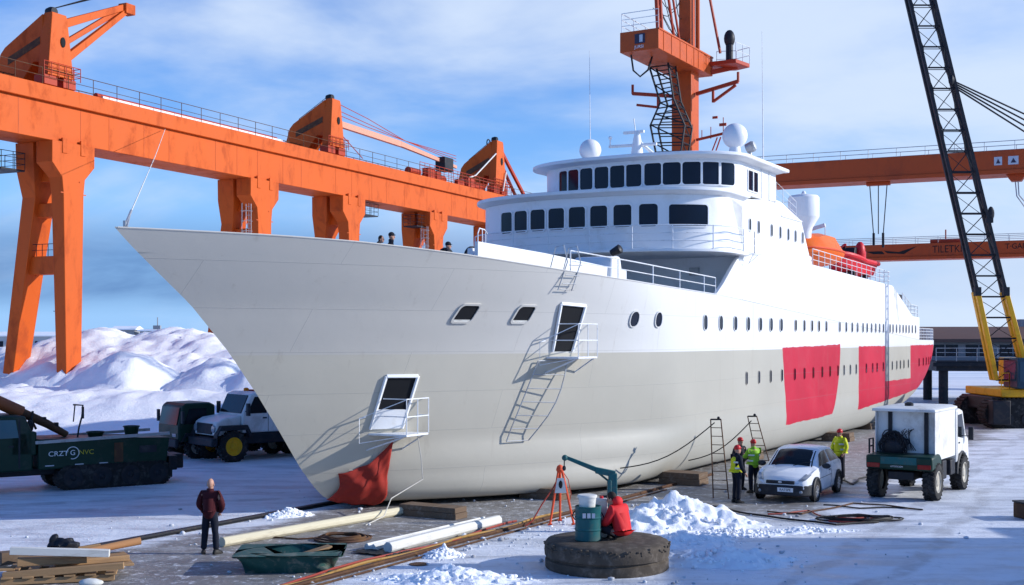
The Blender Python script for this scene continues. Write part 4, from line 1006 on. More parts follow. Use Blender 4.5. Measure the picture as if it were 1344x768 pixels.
for x, w_ in ((33.2 - 15.6 + ugx(1310), .62), (33.2 - 15.6 + ugx(1330), .8)):
    mb = MB(); mb.b2(15.6 - 33.2 + x - w_ / 2, 15.6 - 33.2 + x + w_ / 2, -.03, -.005, 19.5, 20.2); pe = P('emblem', mb, m_emblem, ug)
    mb = MB(); mb.prism([(15.6 - 33.2 + x - w_ * .25, 19.65), (15.6 - 33.2 + x + w_ * .3, 19.65), (15.6 - 33.2 + x, 20.05)], -.045, -.032); P('emblem_mark', mb, m_emblue, pe)
hb_ = T('hoist_tackle', 'three hoist ropes hanging from the upper dark orange cross girder', 'hoist', (23.2, 110, 0) + 0 * V((0, 0, 0)) if False else V((23.2, 110, 0)) + ED * 9.4, EROT)
for x in (-.75, 0, .75):
    mb = MB(); mb.tube([(x, 1, 18.7), (x * .55, 1, 14.2)], .045, 5); P('rope', mb, m_black, hb_)
mb = MB(); mb.b2(-1, 1, .7, 1.3, 18.45, 18.74); P('bracket', mb, m_orange2, hb_, bevel=.03)
mb = MB(); mb.b2(-.5, -.3, .9, 1.1, 13.2, 14.3); mb.b2(.3, .5, .9, 1.1, 13.0, 14.3); P('hook_block', mb, m_black, hb_, bevel=.03)
h2 = T('slanted_tackle', 'slanting wire tackle hanging under the upper cross girder at the right edge', 'hoist', V((23.2, 110, 0)) + ED * 20.6, EROT)
mb = MB(); mb.prism([(-.8, 18.74), (.8, 18.74), (.4, 18.2), (-.4, 18.2)], .5, 1.5); P('bracket', mb, m_orange2, h2)
mb = MB()
for q in (-.1, .12): mb.tube([(q, 1, 18.3), (q * .8 + .1, 1, 17)], .05, 5); mb.tube([(q + .1, 1, 17), (4 + q * 4, 1, 11.4)], .045, 5)
P('wires', mb, m_steel, h2)
lg = cross('gantry_crane', 'lower dark orange cross girder with black lettering, farther back on the right', (38.2, 140), -14, 90, 13.9, 15.7, 2.4, (-9, 84), m_orange2)
def egirl(px):   # px column -> local x on the lower girder
    r = (px - 672) / 1600; return (r * 140 - 38.2) / (ED.x - r * ED.y)
text('lettering', 'TILETKIF', 1.15, m_letb, lg, face_mat((egirl(1246), -.012, 14.95), (1, 0, 0), (0, 0, 1)), sx=.82)
text('lettering', 'T·GAIJ', .85, m_letb, lg, face_mat((egirl(1333), -.012, 15.05), (1, 0, 0), (0, 0, 1)), sx=.9)
mb = MB(); q = egirl(1172); mb.prism([(q - 1, 15.0), (q + .6, 14.8), (q + 2.6, 15.4), (q + 1.2, 14.55), (q - .6, 14.7)], -.02, -.006); mb.prism([(q - 3, 14.95), (q - 1.2, 14.95), (q - .9, 14.6), (q - 2.2, 14.65)], -.02, -.006); P('wing_emblem', mb, m_letb, lg)
mc = T('winch_unit', 'small red winch on top of the lower lettered cross girder', 'winch', V((38.2, 140, 15.72)) + ED * egirl(1240), EROT)
mb = MB(); mb.b2(-1.6, 1.6, .4, 1.6, 0, .45); P('housing', mb, m_redpipe, mc, bevel=.05)
mb = MB(); mb.tube([(0, 1, .4), (0, 1, 1.5)], .08, 6); P('post', mb, m_redpipe, mc)

# ---------------------------------------------------------------- crawler crane with lattice boom
CC = V((28.45, 70.5, 0))
cr = T('crawler_crane', 'yellow crawler crane with a tall black lattice boom at the right edge', 'crawler crane', CC, 0)
def boompt(t, side, back):   # t 0 at the foot .. 1 at z=45
    z = 2.7 + 42 * t
    wdt = .93 - .36 * min(1, t * 3.2)
    if t < .02: wdt = .93
    x = -.40 - (z - 2.7) * .238
    return V((x + side * wdt, -2.2 + back * .5 - .0 * z, z))
TY = .118
for side in (-1, 1):
    for bk in (0, 1):
        mb = MB(); mb.bar(boompt(0, side, bk), boompt(TY, side, bk), .30, .26); P('lower_chord', mb, m_yellow, cr, bevel=.03)
        mb = MB(); mb.bar(boompt(TY, side, bk), boompt(1, side, bk), .17, .17); P('boom_chord', mb, m_black, cr)
mb = MB(); N_ = 36
for i in range(N_ + 1):
    t = i / N_; t2 = min(1, (i + 1) / N_)
    for bk in (0, 1):
        mb.tube([boompt(t, -1, bk), boompt(t, 1, bk)], .05 if bk == 0 else .025, 5)
    for sd in (-1, 1):
        mb.tube([boompt(t, sd, 0), boompt(t, sd, 1)], .035, 5)
        if i < N_: mb.tube([boompt(t, sd, i % 2), boompt(t2, sd, 1 - i % 2)], .03, 5)
    if i < N_:
        s_ = 1
        mb.tube([boompt(t, -s_, 0), boompt(t2, s_, 0)], .028, 5); mb.tube([boompt(t, s_, 1), boompt(t2, -s_, 1)], .018, 5)
lc = P('lattice', mb, m_black, cr)
for sd in (-1, 1):
    q = boompt(TY, sd, 0); mb = MB(); mb.box(q, (.34, .34, .5)); P('chord_joint', mb, m_black, cr, bevel=.02)
mb = MB()
a = boompt(.40, 1, 0)
for k in range(4):
    b = V((9.5, -1 + .4 * k, 14.2 - .75 * k)); mb.tube([a + V((0, 0, -.1 * k)), a.lerp(b, .5) + V((0, 0, -.22)), b], .05, 5)
mb.ell(a, (.18, .18, .3), 8, 6); P('pendant_cable', mb, m_black, cr)
mb = MB(); q = boompt(.215, 1, 0); mb.ell(q + V((.25, 0, .3)), (.2, .1, .4), 10, 8); mb.box(q + V((.15, 0, -.1)), (.4, .2, .25)); P('sheave_block', mb, m_black, cr)
mb = MB(); mb.b2(-1.2, 4.5, -2.6, 2.8, 1.75, 2.2); mb.b2(.7, 4.2, -.6, 2.6, 2.3, 3.9); P('house', mb, m_yellow, cr, bevel=.06)
mb = MB(); mb.b2(-.62, .72, -3.4, -1.4, 2.26, 3.95); cb_ = P('cab', mb, mat('dark_blue_cab', (.015, .045, .075), .35, var=.2), cr, bevel=.08)
mb = MB(); mb.b2(-.5, .6, -3.43, -3.405, 2.65, 3.75); mb.b2(-.645, -.625, -3.2, -1.7, 2.7, 3.75); P('window', mb, mat('cab_glass', (.02, .06, .10), .08, bump=0), cb_)
mb = MB(); mb.rail([(-1.15, -2.5, 2.2), (-.7, -2.5, 2.2)], .9, 2, .6, .025); mb.rail([(.9, -2.5, 2.25), (4.2, -2.5, 2.25)], .9, 2, .8, .025); P('railing', mb, m_yellow, cr)
mb = MB(); mb.b2(-1.6, 4.2, -2.3, 2.4, 1.0, 1.74); P('undercarriage', mb, m_black, cr, bevel=.06)
def stadium(L, r, n=12):
    return [(L / 2 + r * math.cos(R(-90 + 180 * i / n)), r + r * math.sin(R(-90 + 180 * i / n))) for i in range(n + 1)] + [(-L / 2 + r * math.cos(R(90 + 180 * i / n)), r + r * math.sin(R(90 + 180 * i / n))) for i in range(n + 1)]
for yy in (-1.9, 1.9):
    mb = MB(); mb.prism([(x + 1.4, z) for x, z in stadium(5.2, .82)], yy - .55, yy + .55)
    pts = stadium(5.2, .84, 12); L_ = []
    for i in range(len(pts)):
        a, b = V((pts[i][0], 0, pts[i][1])), V((pts[(i + 1) % len(pts)][0], 0, pts[(i + 1) % len(pts)][1])); n_ = max(1, int((b - a).length / .24))
        for k in range(n_): L_.append(a.lerp(b, k / n_))
    for i, p in enumerate(L_):
        q = L_[(i + 1) % len(L_)]; d_ = (q - p).normalized(); mb.bar(p + V((1.4, yy - .6, 0)), p + V((1.4, yy + .6, 0)), .15, .07, up=d_.cross(V((0, 1, 0))))
    tk = P('track', mb, m_rubber, cr)
    mb = MB()
    for k in range(5): mb.lathe([(.1, -.06), (.34, -.06), (.36, 0), (.34, .06), (.1, .06)], 16, M.Translation((1.4 - 2.2 + 1.1 * k, yy - .58, .5)) @ M.Rotation(R(90), 4, 'X'))
    P('track_rollers', mb, m_black, tk)
mb = MB()
for yy in (-2.0, ): mb.b2(-1.9, -.9, -3.2, -2.5, .25, 1.6)
P('crawler_step', mb, m_black, cr, bevel=.05)

# ---------------------------------------------------------------- pier and far buildings
pier = T('pier', 'dark pier deck on black piles standing in the ice at the far right', 'pier', (33, 93, 0), R(-6))
mb = MB(); mb.b2(-.6, 60, 0, 12, 2.55, 3.3); mb.b2(-.9, 60, -.25, 0, 2.9, 3.2); P('deck', mb, m_black, pier, bevel=.03)
mb = MB(); mb.rail([(-.6, .1, 3.3), (60, .1, 3.3)], 1.0, 3, 1.5, .03); P('railing', mb, m_steel, pier)
for x in (0.1, 9, 18, 27, 36, 45, 54):
    for y in (.8, 7.5):
        mb = MB(); mb.lathe([(.36, -.3), (.36, 2.54)], 14, M.Translation((x + (.35 if y > 2 else 0), y, 0))); P('pile', mb, m_black, pier)
pb = T('pier_building', 'long low grey pier building with a brown snow-free roof at the far right', 'building', (33, 97, 3.3), R(-6))
mb = MB(); mb.b2(0, 60, 0, 7, 0, 1.45); P('wall', mb, m_greyb, pb)
mb = MB(); mb.prism([(-.6, 1.455), (7.6, 1.455), (7.6, 1.7), (4.4, 2.7), (2.6, 2.7), (-.6, 1.7)], -.5, 60.5, 'x'); P('roof', mb, m_brown, pb)
for q_, h_ in ((8, 3.3), (11, 3.0), (16, 3.2)):
    mb = MB(); mb.b2(q_, q_ + 1.2, 2.8, 4, 2.6, h_); P('roof_vent', mb, m_greyb, pb)
for k in range(22):
    mb = MB(); mb.b2(.4 + 2.6 * k, 2.4 + 2.6 * k, -.03, -.005, .35, 1.25); f_ = P('window', mb, m_glass, pb)
    mb = MB(); mb.b2(1.36 + 2.6 * k, 1.44 + 2.6 * k, -.05, -.032, .35, 1.25); P('mullion', mb, m_greyb, f_)
m_roofsnow = mat('roof_snow', (.82, .84, .88), .8, bump=.2, bs=2)
def shed(name, label, cat, x, y, w_, d_, h_, rz=0, wins=6, roofh=1.2, wall=m_build):
    t = T(name, label, cat, (x, y, 0), rz)
    mb = MB(); mb.b2(-w_ / 2, w_ / 2, 0, d_, -.2, h_); P('wall', mb, wall, t)
    mb = MB(); mb.prism([(-.5, h_ + .005), (d_ + .5, h_ + .005), (d_ + .5, h_ + .25), (d_ / 2, h_ + roofh), (-.5, h_ + .25)], -w_ / 2 - .5, w_ / 2 + .5, 'x'); P('roof', mb, m_roofsnow, t)
    for k in range(wins):
        x_ = -w_ / 2 + w_ * (k + .5) / wins
        mb = MB(); mb.b2(x_ - w_ / wins * .28, x_ + w_ / wins * .28, -.05, -.01, h_ * .45, h_ * .8); P('window', mb, m_glass, t)
    return t
shed('warehouse', 'long pale warehouse with snow roof behind the left gantry legs', 'warehouse', -112, 290, 46, 20, 5.6, R(4), 9)
shed('warehouse', 'low grey storage hall with snow roof just left of the bow, beyond the snow hill', 'warehouse', -75, 300, 26, 16, 5.2, R(-3), 7, wall=m_greyb)
shed('cabin', 'small grey site cabin peeping over the snow hill, left one of two with a chimney', 'cabin', -86, 270, 4.6, 5, 7.0, 0, 2, .9, m_greyb)
c2_ = shed('cabin', 'square grey site cabin with a mast peeping over the middle of the snow hill', 'cabin', -79, 268, 5.6, 5, 6.7, 0, 2, .5, m_greyb)
mb = MB(); mb.tube([(.5, 2, 7), (.5, 2, 9.8)], .12, 6); mb.b2(-.4, 1.2, 1.6, 2.4, 7.2, 8.0); P('mast', mb, m_greyb, c2_)
def lattice_mast(label, x, y, h):
    t = T('lattice_mast', label, 'mast', (x, y, 0)); mb = MB()
    for a, b in ((-1, -1), (1, -1), (0, 1)): mb.tube([(a * 1.2, b * 1.2, 0), (a * .15, b * .15, h)], .14, 5)
    for k in range(10):
        q = 1.2 - 1.05 * k / 10; q2 = 1.2 - 1.05 * (k + 1) / 10
        mb.tube([(-q, -q, h * k / 10), (q2, -q2, h * (k + 1) / 10)], .08, 4); mb.tube([(q, -q, h * k / 10), (-q2, -q2, h * (k + 1) / 10)], .08, 4)
    P('lattice', mb, m_greyb, t)
    mb = MB(); mb.bar((-2.2, 0, h), (1.4, 0, h * .98), .2, .2); P('arm', mb, m_greyb, t)
lattice_mast('thin lattice mast on the skyline, right beside the gantry front leg', -105, 285, 11.5)
lattice_mast('thin grey mast on the skyline between the cabins and the bow', -66, 310, 10.0)

# ---------------------------------------------------------------- vehicles
def wheel(parent, x, y, r, w_, rim, side, tread=True, spokes=0, name='wheel'):
    mb = MB(); q = M.Translation((x, y, r)) @ M.Rotation(R(90 if side < 0 else -90), 4, 'X')
    h = w_ / 2
    mb.lathe([(r * .56, -h * .9), (r * .75, -h), (r * .93, -h * .92), (r * .985, -h * .7), (r * .985, h * .7), (r * .93, h * .92), (r * .75, h), (r * .56, h * .86)], 36, q, caps=False)
    if tread:
        for k in range(22):
            for sg in (-1, 1):
                a = 2 * math.pi * (k + (.5 if sg > 0 else 0)) / 22
                mb.bar(q @ V((r * .99 * math.cos(a), r * .99 * math.sin(a), sg * h * .1)), q @ V((r * .975 * math.cos(a + .16), r * .975 * math.sin(a + .16), sg * h * .9)), .08, .07)
    o = P(name, mb, m_rubber, parent)
    mb = MB(); mb.lathe([(r * .58, -h * .5), (r * .60, h * .88), (r * .55, h * .90), (r * .50, h * .66), (r * .26, h * .6), (r * .22, h * .8), (r * .10, h * .86), (.002, h * .86)], 28, q, caps=False)
    if spokes:
        for k in range(spokes):
            a = 2 * math.pi * k / spokes; mb.bar(q @ V((r * .15 * math.cos(a), r * .15 * math.sin(a), h * .8)), q @ V((r * .54 * math.cos(a), r * .54 * math.sin(a), h * .84)), r * .12, .03, up=q.to_3x3() @ V((0, 0, 1)))
    else:
        for k in range(8):
            a = 2 * math.pi * k / 8; mb.ell(q @ V((r * .36 * math.cos(a), r * .36 * math.sin(a), h * .5)), .03, 6, 4)
    P('rim', mb, rim, o)
    return o
# ---- white hatchback
car = T('hatchback', 'small white hatchback car with dark bumpers parked beside the hull', 'car', (9.22, 39.1, 0), math.atan2(-.875, -.484)); car.scale = (1.05, 1.05, 1.05)
ST = [(-2.02, .66, .42, .78, .80, .56), (-1.97, .76, .30, .90, .93, .60), (-1.8, .83, .24, .96, 1.12, .60), (-1.6, .85, .20, .985, 1.29, .595), (-1.3, .86, .19, .985, 1.42, .60), (-.8, .865, .19, .975, 1.475, .62), (-.2, .865, .19, .96, 1.485, .63), (.1, .865, .19, .95, 1.46, .63), (.35, .865, .19, .945, 1.38, .64), (.75, .862, .19, .935, 1.16, .67), (1.05, .855, .19, .92, .965, .72), (1.3, .845, .19, .885, .915, .72), (1.6, .825, .2, .81, .84, .68), (1.85, .77, .23, .715, .74, .60), (1.98, .68, .27, .63, .645, .5), (2.03, .55, .33, .57, .58, .4)]
def ring(x):
    for a, b in zip(ST, ST[1:]):
        if a[0] <= x <= b[0] + 1e-9:
            t = (x - a[0]) / (b[0] - a[0]); w_, bt, bl, tp_, rr = [p + (q - p) * t for p, q in zip(a[1:], b[1:])]; break
    h_ = [(0, bt), (w_ * .86, bt), (w_ * .97, bt + .10), (w_ * 1.005, bt + (bl - bt) * .45), (w_ * .99, bl - .12), (w_ * .955, bl), (rr, tp_ - .05), (rr * .86, tp_ - .008), (0, tp_ + .025)]
    return [V((x, y, z)) for y, z in h_]
def lp(x, t, sg):      # point on the car side, t indexes the half ring
    r_ = ring(x); i = min(int(t), 7); p = r_[i].lerp(r_[i + 1], t - i); return V((p.x, p.y * sg, p.z))
mb = MB(); xs_ = sorted(set([s_[0] for s_ in ST] + [-2 + .08 * k for k in range(51)])); xs_ = [x for x in xs_ if -2.02 <= x <= 2.03]
rings = []
for x in xs_:
    h_ = ring(x); rings.append(h_ + [V((p.x, -p.y, p.z)) for p in h_[-2:0:-1]])
mb.loft(rings); P('body', mb, m_carwhite, car, angle=32)
def patch(name, x0, x1, t0, t1, sg, m, parent=car, off=.006, n=8, x0t=None, x1t=None):
    mb = MB(); vs = []
    for j in range(n + 1):
        t = t0 + (t1 - t0) * j / n
        a = x0 + ((x0t if x0t is not None else x0) - x0) * j / n; b = x1 + ((x1t if x1t is not None else x1) - x1) * j / n
        for i in range(n + 1):
            x = a + (b - a) * i / n; e = .02
            p = lp(x, t, sg); du = lp(min(2.02, x + e), t, sg) - lp(max(-2.01, x - e), t, sg); dv = lp(x, min(8, t + .05), sg) - lp(x, max(0, t - .05), sg)
            nn = du.cross(dv).normalized()
            if nn.y * sg < 0 and abs(nn.y) > .2 or (abs(nn.y) <= .2 and nn.z < 0): nn = -nn
            vs.append(p + nn * off)
    mb.add(vs, [(j * (n + 1) + i, j * (n + 1) + i + 1, (j + 1) * (n + 1) + i + 1, (j + 1) * (n + 1) + i) for j in range(n) for i in range(n)])
    return P(name, mb, m, parent, recalc=False)
for sg in (1, -1):
    patch('side_window', -.38, .82, 5.12, 5.88, sg, m_carglass, x0t=-.36, x1t=.34)
    patch('side_window', -1.62, -.48, 5.12, 5.88, sg, m_carglass, x0t=-1.25, x1t=-.46)
    patch('headlight', 1.58, 1.93, 4.9, 6.5, sg, m_lamp, off=.012)
    patch('tail_light', -1.98, -1.86, 4.6, 5.6, sg, m_redlens, off=.012)
    mb = MB(); mb.tube([lp(.9 - 1.35 * i / 20, 3.4, sg) + V((0, .004 * sg, 0)) for i in range(21)], .008, 4); P('side_strip', mb, m_plastic, car)
    mb = MB(); mb.b2(-.30, -.12, sg * .865, sg * .885, .80, .83); P('door_handle', mb, m_plastic, car, bevel=.008)
    mb = MB(); mb.ell((.62, sg * .98, .99), (.09, .13, .085), 12, 8); P('wing_mirror', mb, m_plastic, car)
    for x in (1.27, -1.26):
        mb = MB(); mb.lathe([(.36, -.01), (.36, .01)], 28, M.Translation((x, sg * .866, .3)) @ M.Rotation(R(90), 4, 'X')); P('wheel_well', mb, m_dark, car)
        mb = MB(); mb.tube([(x + .385 * math.cos(R(-12 + 204 * i / 18)), sg * .868, .30 + .385 * math.sin(R(-12 + 204 * i / 18))) for i in range(19)], .045, 6); P('wheel_arch', mb, m_plastic, car)
        wheel(car, x, sg * .80, .30, .19, m_alloy, sg, tread=False, spokes=7)
mb = MB(); n = 8; vs = []
for j in range(n + 1):
    x = .27 + (1.0 - .27) * j / n; r_ = ring(x); yw = r_[6].y * .93; e = .02; r2 = ring(x + e); sl_ = (r2[8].z - r_[8].z) / e
    for i in range(n + 1):
        f = i / n * 2 - 1; y = f * yw; zt = r_[8].z - (r_[8].z - (r_[6].z + .02)) * abs(f) ** 2.2
        vs.append(V((x, y, zt)) + V((-sl_, 0, 1)).normalized() * .010)
mb.add(vs, [(j * (n + 1) + i, j * (n + 1) + i + 1, (j + 1) * (n + 1) + i + 1, (j + 1) * (n + 1) + i) for j in range(n) for i in range(n)])
P('windscreen', mb, m_carglass, car, recalc=False)
mb = MB(); mb.bar((1.03, -.45, 1.0), (.82, .1, 1.13), .02, .02); mb.bar((1.03, .1, 1.0), (.82, .62, 1.12), .02, .02); P('wiper', mb, m_plastic, car)
mb = MB(); pl_ = [(1.45, .875), (1.75, .83), (1.95, .72), (2.06, .55), (2.10, 0), (2.06, -.55), (1.95, -.72), (1.75, -.83), (1.45, -.875), (1.45, -.6), (1.7, 0), (1.45, .6)]
mb.prism(pl_, .21, .52, 'z'); P('bumper', mb, m_plastic, car, bevel=.03)
mb = MB(); mb.prism([(-1.6, .875), (-1.9, .82), (-2.08, .6), (-2.1, 0), (-2.08, -.6), (-1.9, -.82), (-1.6, -.875), (-1.7, 0)], .28, .55, 'z'); P('bumper', mb, m_plastic, car, bevel=.03)
mb = MB(); mb.b2(1.95, 2.045, -.42, .42, .545, .645); gr_ = P('grille', mb, m_plastic, car, bevel=.02)
mb = MB(); mb.ell((2.05, 0, .60), (.012, .06, .035), 12, 8); P('badge', mb, m_alloy, gr_)
mb = MB(); mb.b2(2.09, 2.105, -.06, .40, .33, .45); np_ = P('number_plate', mb, m_letw, car)
text('plate_characters', 'RATSPE', .10, m_letb, np_, face_mat((2.108, .17, .39), (0, 1, 0), (0, 0, 1)), ext=.001)
mb = MB()
for sg in (1, -1): mb.ell((2.02, sg * .6, .33), (.04, .06, .05), 10, 6)
P('fog_lamp', mb, m_lamp, car)
for sg in (1, -1):
    mb = MB()
    for x in (-.43, .88): mb.tube([lp(x, t, sg) + V((0, sg * .001, 0)) for t in (2.0, 2.6, 3.2, 3.8, 4.4, 4.95)], .006, 4)
    P('door_seam', mb, m_plastic, car)

# ---- utility truck, tail towards us
ut = T('utility_truck', 'white and dark green service truck seen from behind, big tyres, parked at the right', 'truck', (13.30, 39.75, 0), math.atan2(.835, .55))
mb = MB(); mb.b2(-2.2, 2.4, -.4, .4, .62, .88); mb.b2(-1.3, .9, -.75, .75, .6, .95); P('chassis', mb, m_black, ut, bevel=.03)
mb = MB(); mb.b2(-1.75, .75, -.93, -.90, 1.25, 2.72); mb.b2(-1.75, .75, .90, .93, 1.25, 2.72); mb.b2(-1.55, -1.52, -.90, .90, 1.25, 2.72); mb.b2(.72, .75, -.9, .9, 1.25, 2.72); mb.b2(-1.75, .75, -.93, .93, 1.2, 1.248)
bx = P('box_body', mb, m_truckwhite, ut, bevel=.01)
mb = MB(); mb.loft([[V((a, b, z)) for a, b in ((-1.95, -.98), (.85, -.98), (.85, .98), (-1.95, .98))] for z in (2.722, 2.80)] + [[V((a, b, 2.86)) for a, b in ((-1.7, -.8), (.8, -.8), (.8, .8), (-1.7, .8))]]); P('roof', mb, m_truckwhite, bx, angle=20, bevel=.02)
for y in (.5, -.62):
    mb = MB(); mb.b2(-1.62, -1.56, y - .06, y + .06, 1.25, 2.7); P('post', mb, m_black, bx)
mb = MB()
rnd = random.Random(3)
for k in range(26):
    cy, cz = .38 + rnd.uniform(-.14, .14), 1.62 + rnd.uniform(-.1, .12); ra, rb_ = rnd.uniform(.18, .36), rnd.uniform(.2, .42); an = rnd.uniform(-.4, .4)
    mb.tube([(-1.66 - rnd.random() * .10, cy + ra * math.cos(q / 14 * 6.283), cz + rb_ * math.sin(q / 14 * 6.283 + an)) for q in range(14)], .02, 5, closed=True)
for k in range(7): mb.tube([(-1.68, .1 - .07 * k, 1.5), (-1.7, .12 - .1 * k * rnd.random(), 1.9 + .25 * rnd.random()), (-1.66, .05 - .05 * k, 2.1 + .1 * rnd.random())], .014, 4)
mb.ell((-1.68, .38, 1.55), (.12, .34, .3), 12, 8)
P('hose_bundle', mb, m_black, ut)
mb = MB(); mb.prism([(-2.45, .95), (-2.45, 1.38), (-1.5, 1.42), (-1.3, 1.30), (-1.3, .95)], -1.02, 1.02); P('tail_deck', mb, m_green, ut, bevel=.06)
mb = MB(); mb.b2(-2.47, -2.455, -.55, .55, 1.12, 1.34); P('tailgate_panel', mb, m_teal, ut)
text('lettering', 'ATTSTICOM', .07, m_letw, ut, face_mat((-2.474, .05, 1.05), (0, -1, 0), (0, 0, 1)), ext=.001)
for y in (.78, -.78):
    mb = MB(); mb.b2(-2.475, -2.452, y - .2, y + .2, 1.0, 1.14); P('tail_light', mb, m_redlens, ut, bevel=.01)
mb = MB(); mb.tube([(-2.2, .98, 1.4), (-2.2, .98, 1.85), (-1.8, .98, 1.85), (-1.8, .98, 1.4)], .03, 6); mb.tube([(-2.2, .98, 1.62), (-1.8, .98, 1.62)], .025, 6); P('step_rail', mb, m_black, ut)
mb = MB(); mb.prism([(.9, .95), (.9, 2.66), (1.35, 2.70), (1.75, 2.62), (2.15, 1.85), (2.5, 1.65), (2.6, 1.2), (2.6, .85), (2.35, .75), (2.25, 1.15), (1.2, 1.2), (1.1, .95)], -.94, .94); cbn = P('cab', mb, m_truckwhite, ut, angle=25, bevel=.05)
for sg in (1, -1):
    mb = MB(); mb.prism([(1.08, 1.78), (1.08, 2.5), (1.62, 2.52), (1.98, 1.82), (1.75, 1.70)], sg * .935, sg * .948); P('side_window', mb, m_carglass, cbn)
    mb = MB(); mb.b2(1.98, 2.08, sg * 1.06, sg * 1.22, 1.62, 2.05); mb.tube([(2.0, sg * .93, 1.75), (2.03, sg * 1.1, 1.75)], .02, 5); P('wing_mirror', mb, m_plastic, cbn, bevel=.02)
    mb = MB(); mb.b2(1.02, 1.04, sg * .936, sg * .944, .95, 2.6); mb.b2(1.16, 1.30, sg * .94, sg * .96, 1.55, 1.6); P('door_seam', mb, m_plastic, cbn)
    mb = MB(); mb.tube([(1.62 + .66 * math.cos(R(180 * i / 14)), sg * .93, .58 + .66 * math.sin(R(180 * i / 14))) for i in range(15)], .06, 6); P('wheel_arch', mb, m_plastic, ut)
    for x in (-1.75, 1.62): wheel(ut, x, sg * .86, .57, .40, m_lrim, sg)
mb = MB(); mb.prism([(1.76, 2.58), (1.79, 2.60), (2.17, 1.88), (2.14, 1.86)], -.78, .78); P('windscreen', mb, m_carglass, cbn)
mb = MB(); mb.b2(2.58, 2.7, -.95, .95, .6, .85); P('bumper', mb, m_plastic, ut, bevel=.04)
mb = MB(); mb.b2(-.9, -.4, -.95, -.75, .55, 1.15); P('fuel_tank', mb, m_black, ut, bevel=.04)
mb = MB(); mb.b2(.1, .7, -.95, -.7, .6, 1.1); P('battery_box', mb, m_black, ut, bevel=.04)
mb = MB(); mb.lathe([(.14, 2.86), (.14, 2.94), (.06, 2.98)], 12, M.Translation((-.9, .1, 0))); P('roof_vent', mb, m_black, ut)

# ---- white crew-cab truck at the left
LA = math.atan2(-.64, -.77)
def crew():
    t = T('crew_cab_truck', 'white double-cab truck with yellow wheel rims parked behind the bow', 'truck', (-10.75, 51.4, 0), LA); t.scale = (1.1, 1.1, 1.13)
    mb = MB(); mb.b2(-2.6, 2.2, -.42, .42, .6, .9); mb.b2(-1.0, .95, -.95, .95, .62, 1.0); P('chassis', mb, m_black, t, bevel=.04)
    mb = MB(); mb.prism([(-.95, 1.02), (-.95, 2.32), (-.75, 2.46), (.55, 2.48), (.78, 2.40), (1.12, 1.68), (1.12, 1.02)], -.98, .98); c = P('cab', mb, m_truckwhite, t, angle=25, bevel=.06)
    mb = MB(); mb.prism([(1.12, 1.0), (1.12, 1.66), (1.85, 1.56), (2.12, 1.42), (2.16, .95), (1.12, .95)], -.88, .88); P('hood', mb, m_truckwhite, t, angle=25, bevel=.06)
    mb = MB(); mb.b2(2.14, 2.18, -.62, .62, 1.0, 1.38); P('grille', mb, m_plastic, t, bevel=.01)
    mb = MB(); mb.b2(2.1, 2.36, -1.0, 1.0, .58, .88); P('bumper', mb, m_plastic, t, bevel=.05)
    for sg in (1, -1):
        mb = MB(); mb.lathe([(.02, -.02), (.13, -.02), (.13, .03), (.02, .04)], 16, M.Translation((2.16, sg * .73, 1.2)) @ M.Rotation(R(90), 4, 'Y')); P('headlight', mb, m_lamp, t)
        for a, b, c_, d_ in ((.12, .92, .12, .62), (-.82, -.02, -.78, -.02)):
            mb = MB(); mb.prism([(a, 1.72), (b, 1.72), (d_, 2.32), (c_, 2.32)], sg * .982, sg * .996); P('side_window', mb, m_carglass, c)
        mb = MB(); mb.b2(.045, .06, sg * .982, sg * .99, 1.05, 2.4); mb.b2(.12, .28, sg * .985, sg * 1.01, 1.52, 1.57); mb.b2(-.8, -.64, sg * .985, sg * 1.01, 1.52, 1.57); P('door_seam', mb, m_plastic, c)
        mb = MB(); mb.b2(.95, 1.05, sg * 1.12, sg * 1.3, 1.65, 2.1); mb.tube([(1.0, sg * .97, 1.8), (1.0, sg * 1.2, 1.8)], .02, 5); P('wing_mirror', mb, m_plastic, c, bevel=.02)
        mb = MB(); mb.prism([(.78, 1.0), (.95, 1.32), (2.0, 1.32), (2.2, 1.0), (2.2, .85), (2.06, 1.14), (1.0, 1.14), (.86, .85)], sg * .8, sg * 1.1); P('fender', mb, m_plastic, t, bevel=.02)
        for x in (1.5, -1.95): wheel(t, x, sg * .9, .56, .38, m_yrim, sg)
    mb = MB(); mb.prism([(.80, 2.36), (.83, 2.38), (1.13, 1.74), (1.10, 1.72)], -.84, .84); P('windscreen', mb, m_carglass, c)
    mb = MB(); mb.b2(-2.9, -1.0, -1.02, 1.02, 1.02, 1.14); mb.b2(-2.9, -1.0, -1.02, -.96, 1.14, 1.75); mb.b2(-2.9, -1.0, .96, 1.02, 1.14, 1.75); mb.b2(-2.9, -2.84, -.96, .96, 1.14, 1.75); mb.b2(-1.06, -1.0, -.96, .96, 1.14, 1.9); P('cargo_bed', mb, m_green, t, bevel=.02)
    for x, y in ((.2, .5), (.2, -.5)):
        mb = MB(); mb.lathe([(.1, 0), (.1, .09), (.05, .12)], 12, M.Translation((x, y, 2.48))); P('beacon', mb, m_amber, t)
    mb = MB(); mb.b2(-.1, .1, -.6, .6, 2.48, 2.53); P('light_bar', mb, m_redlens, t)
crew()
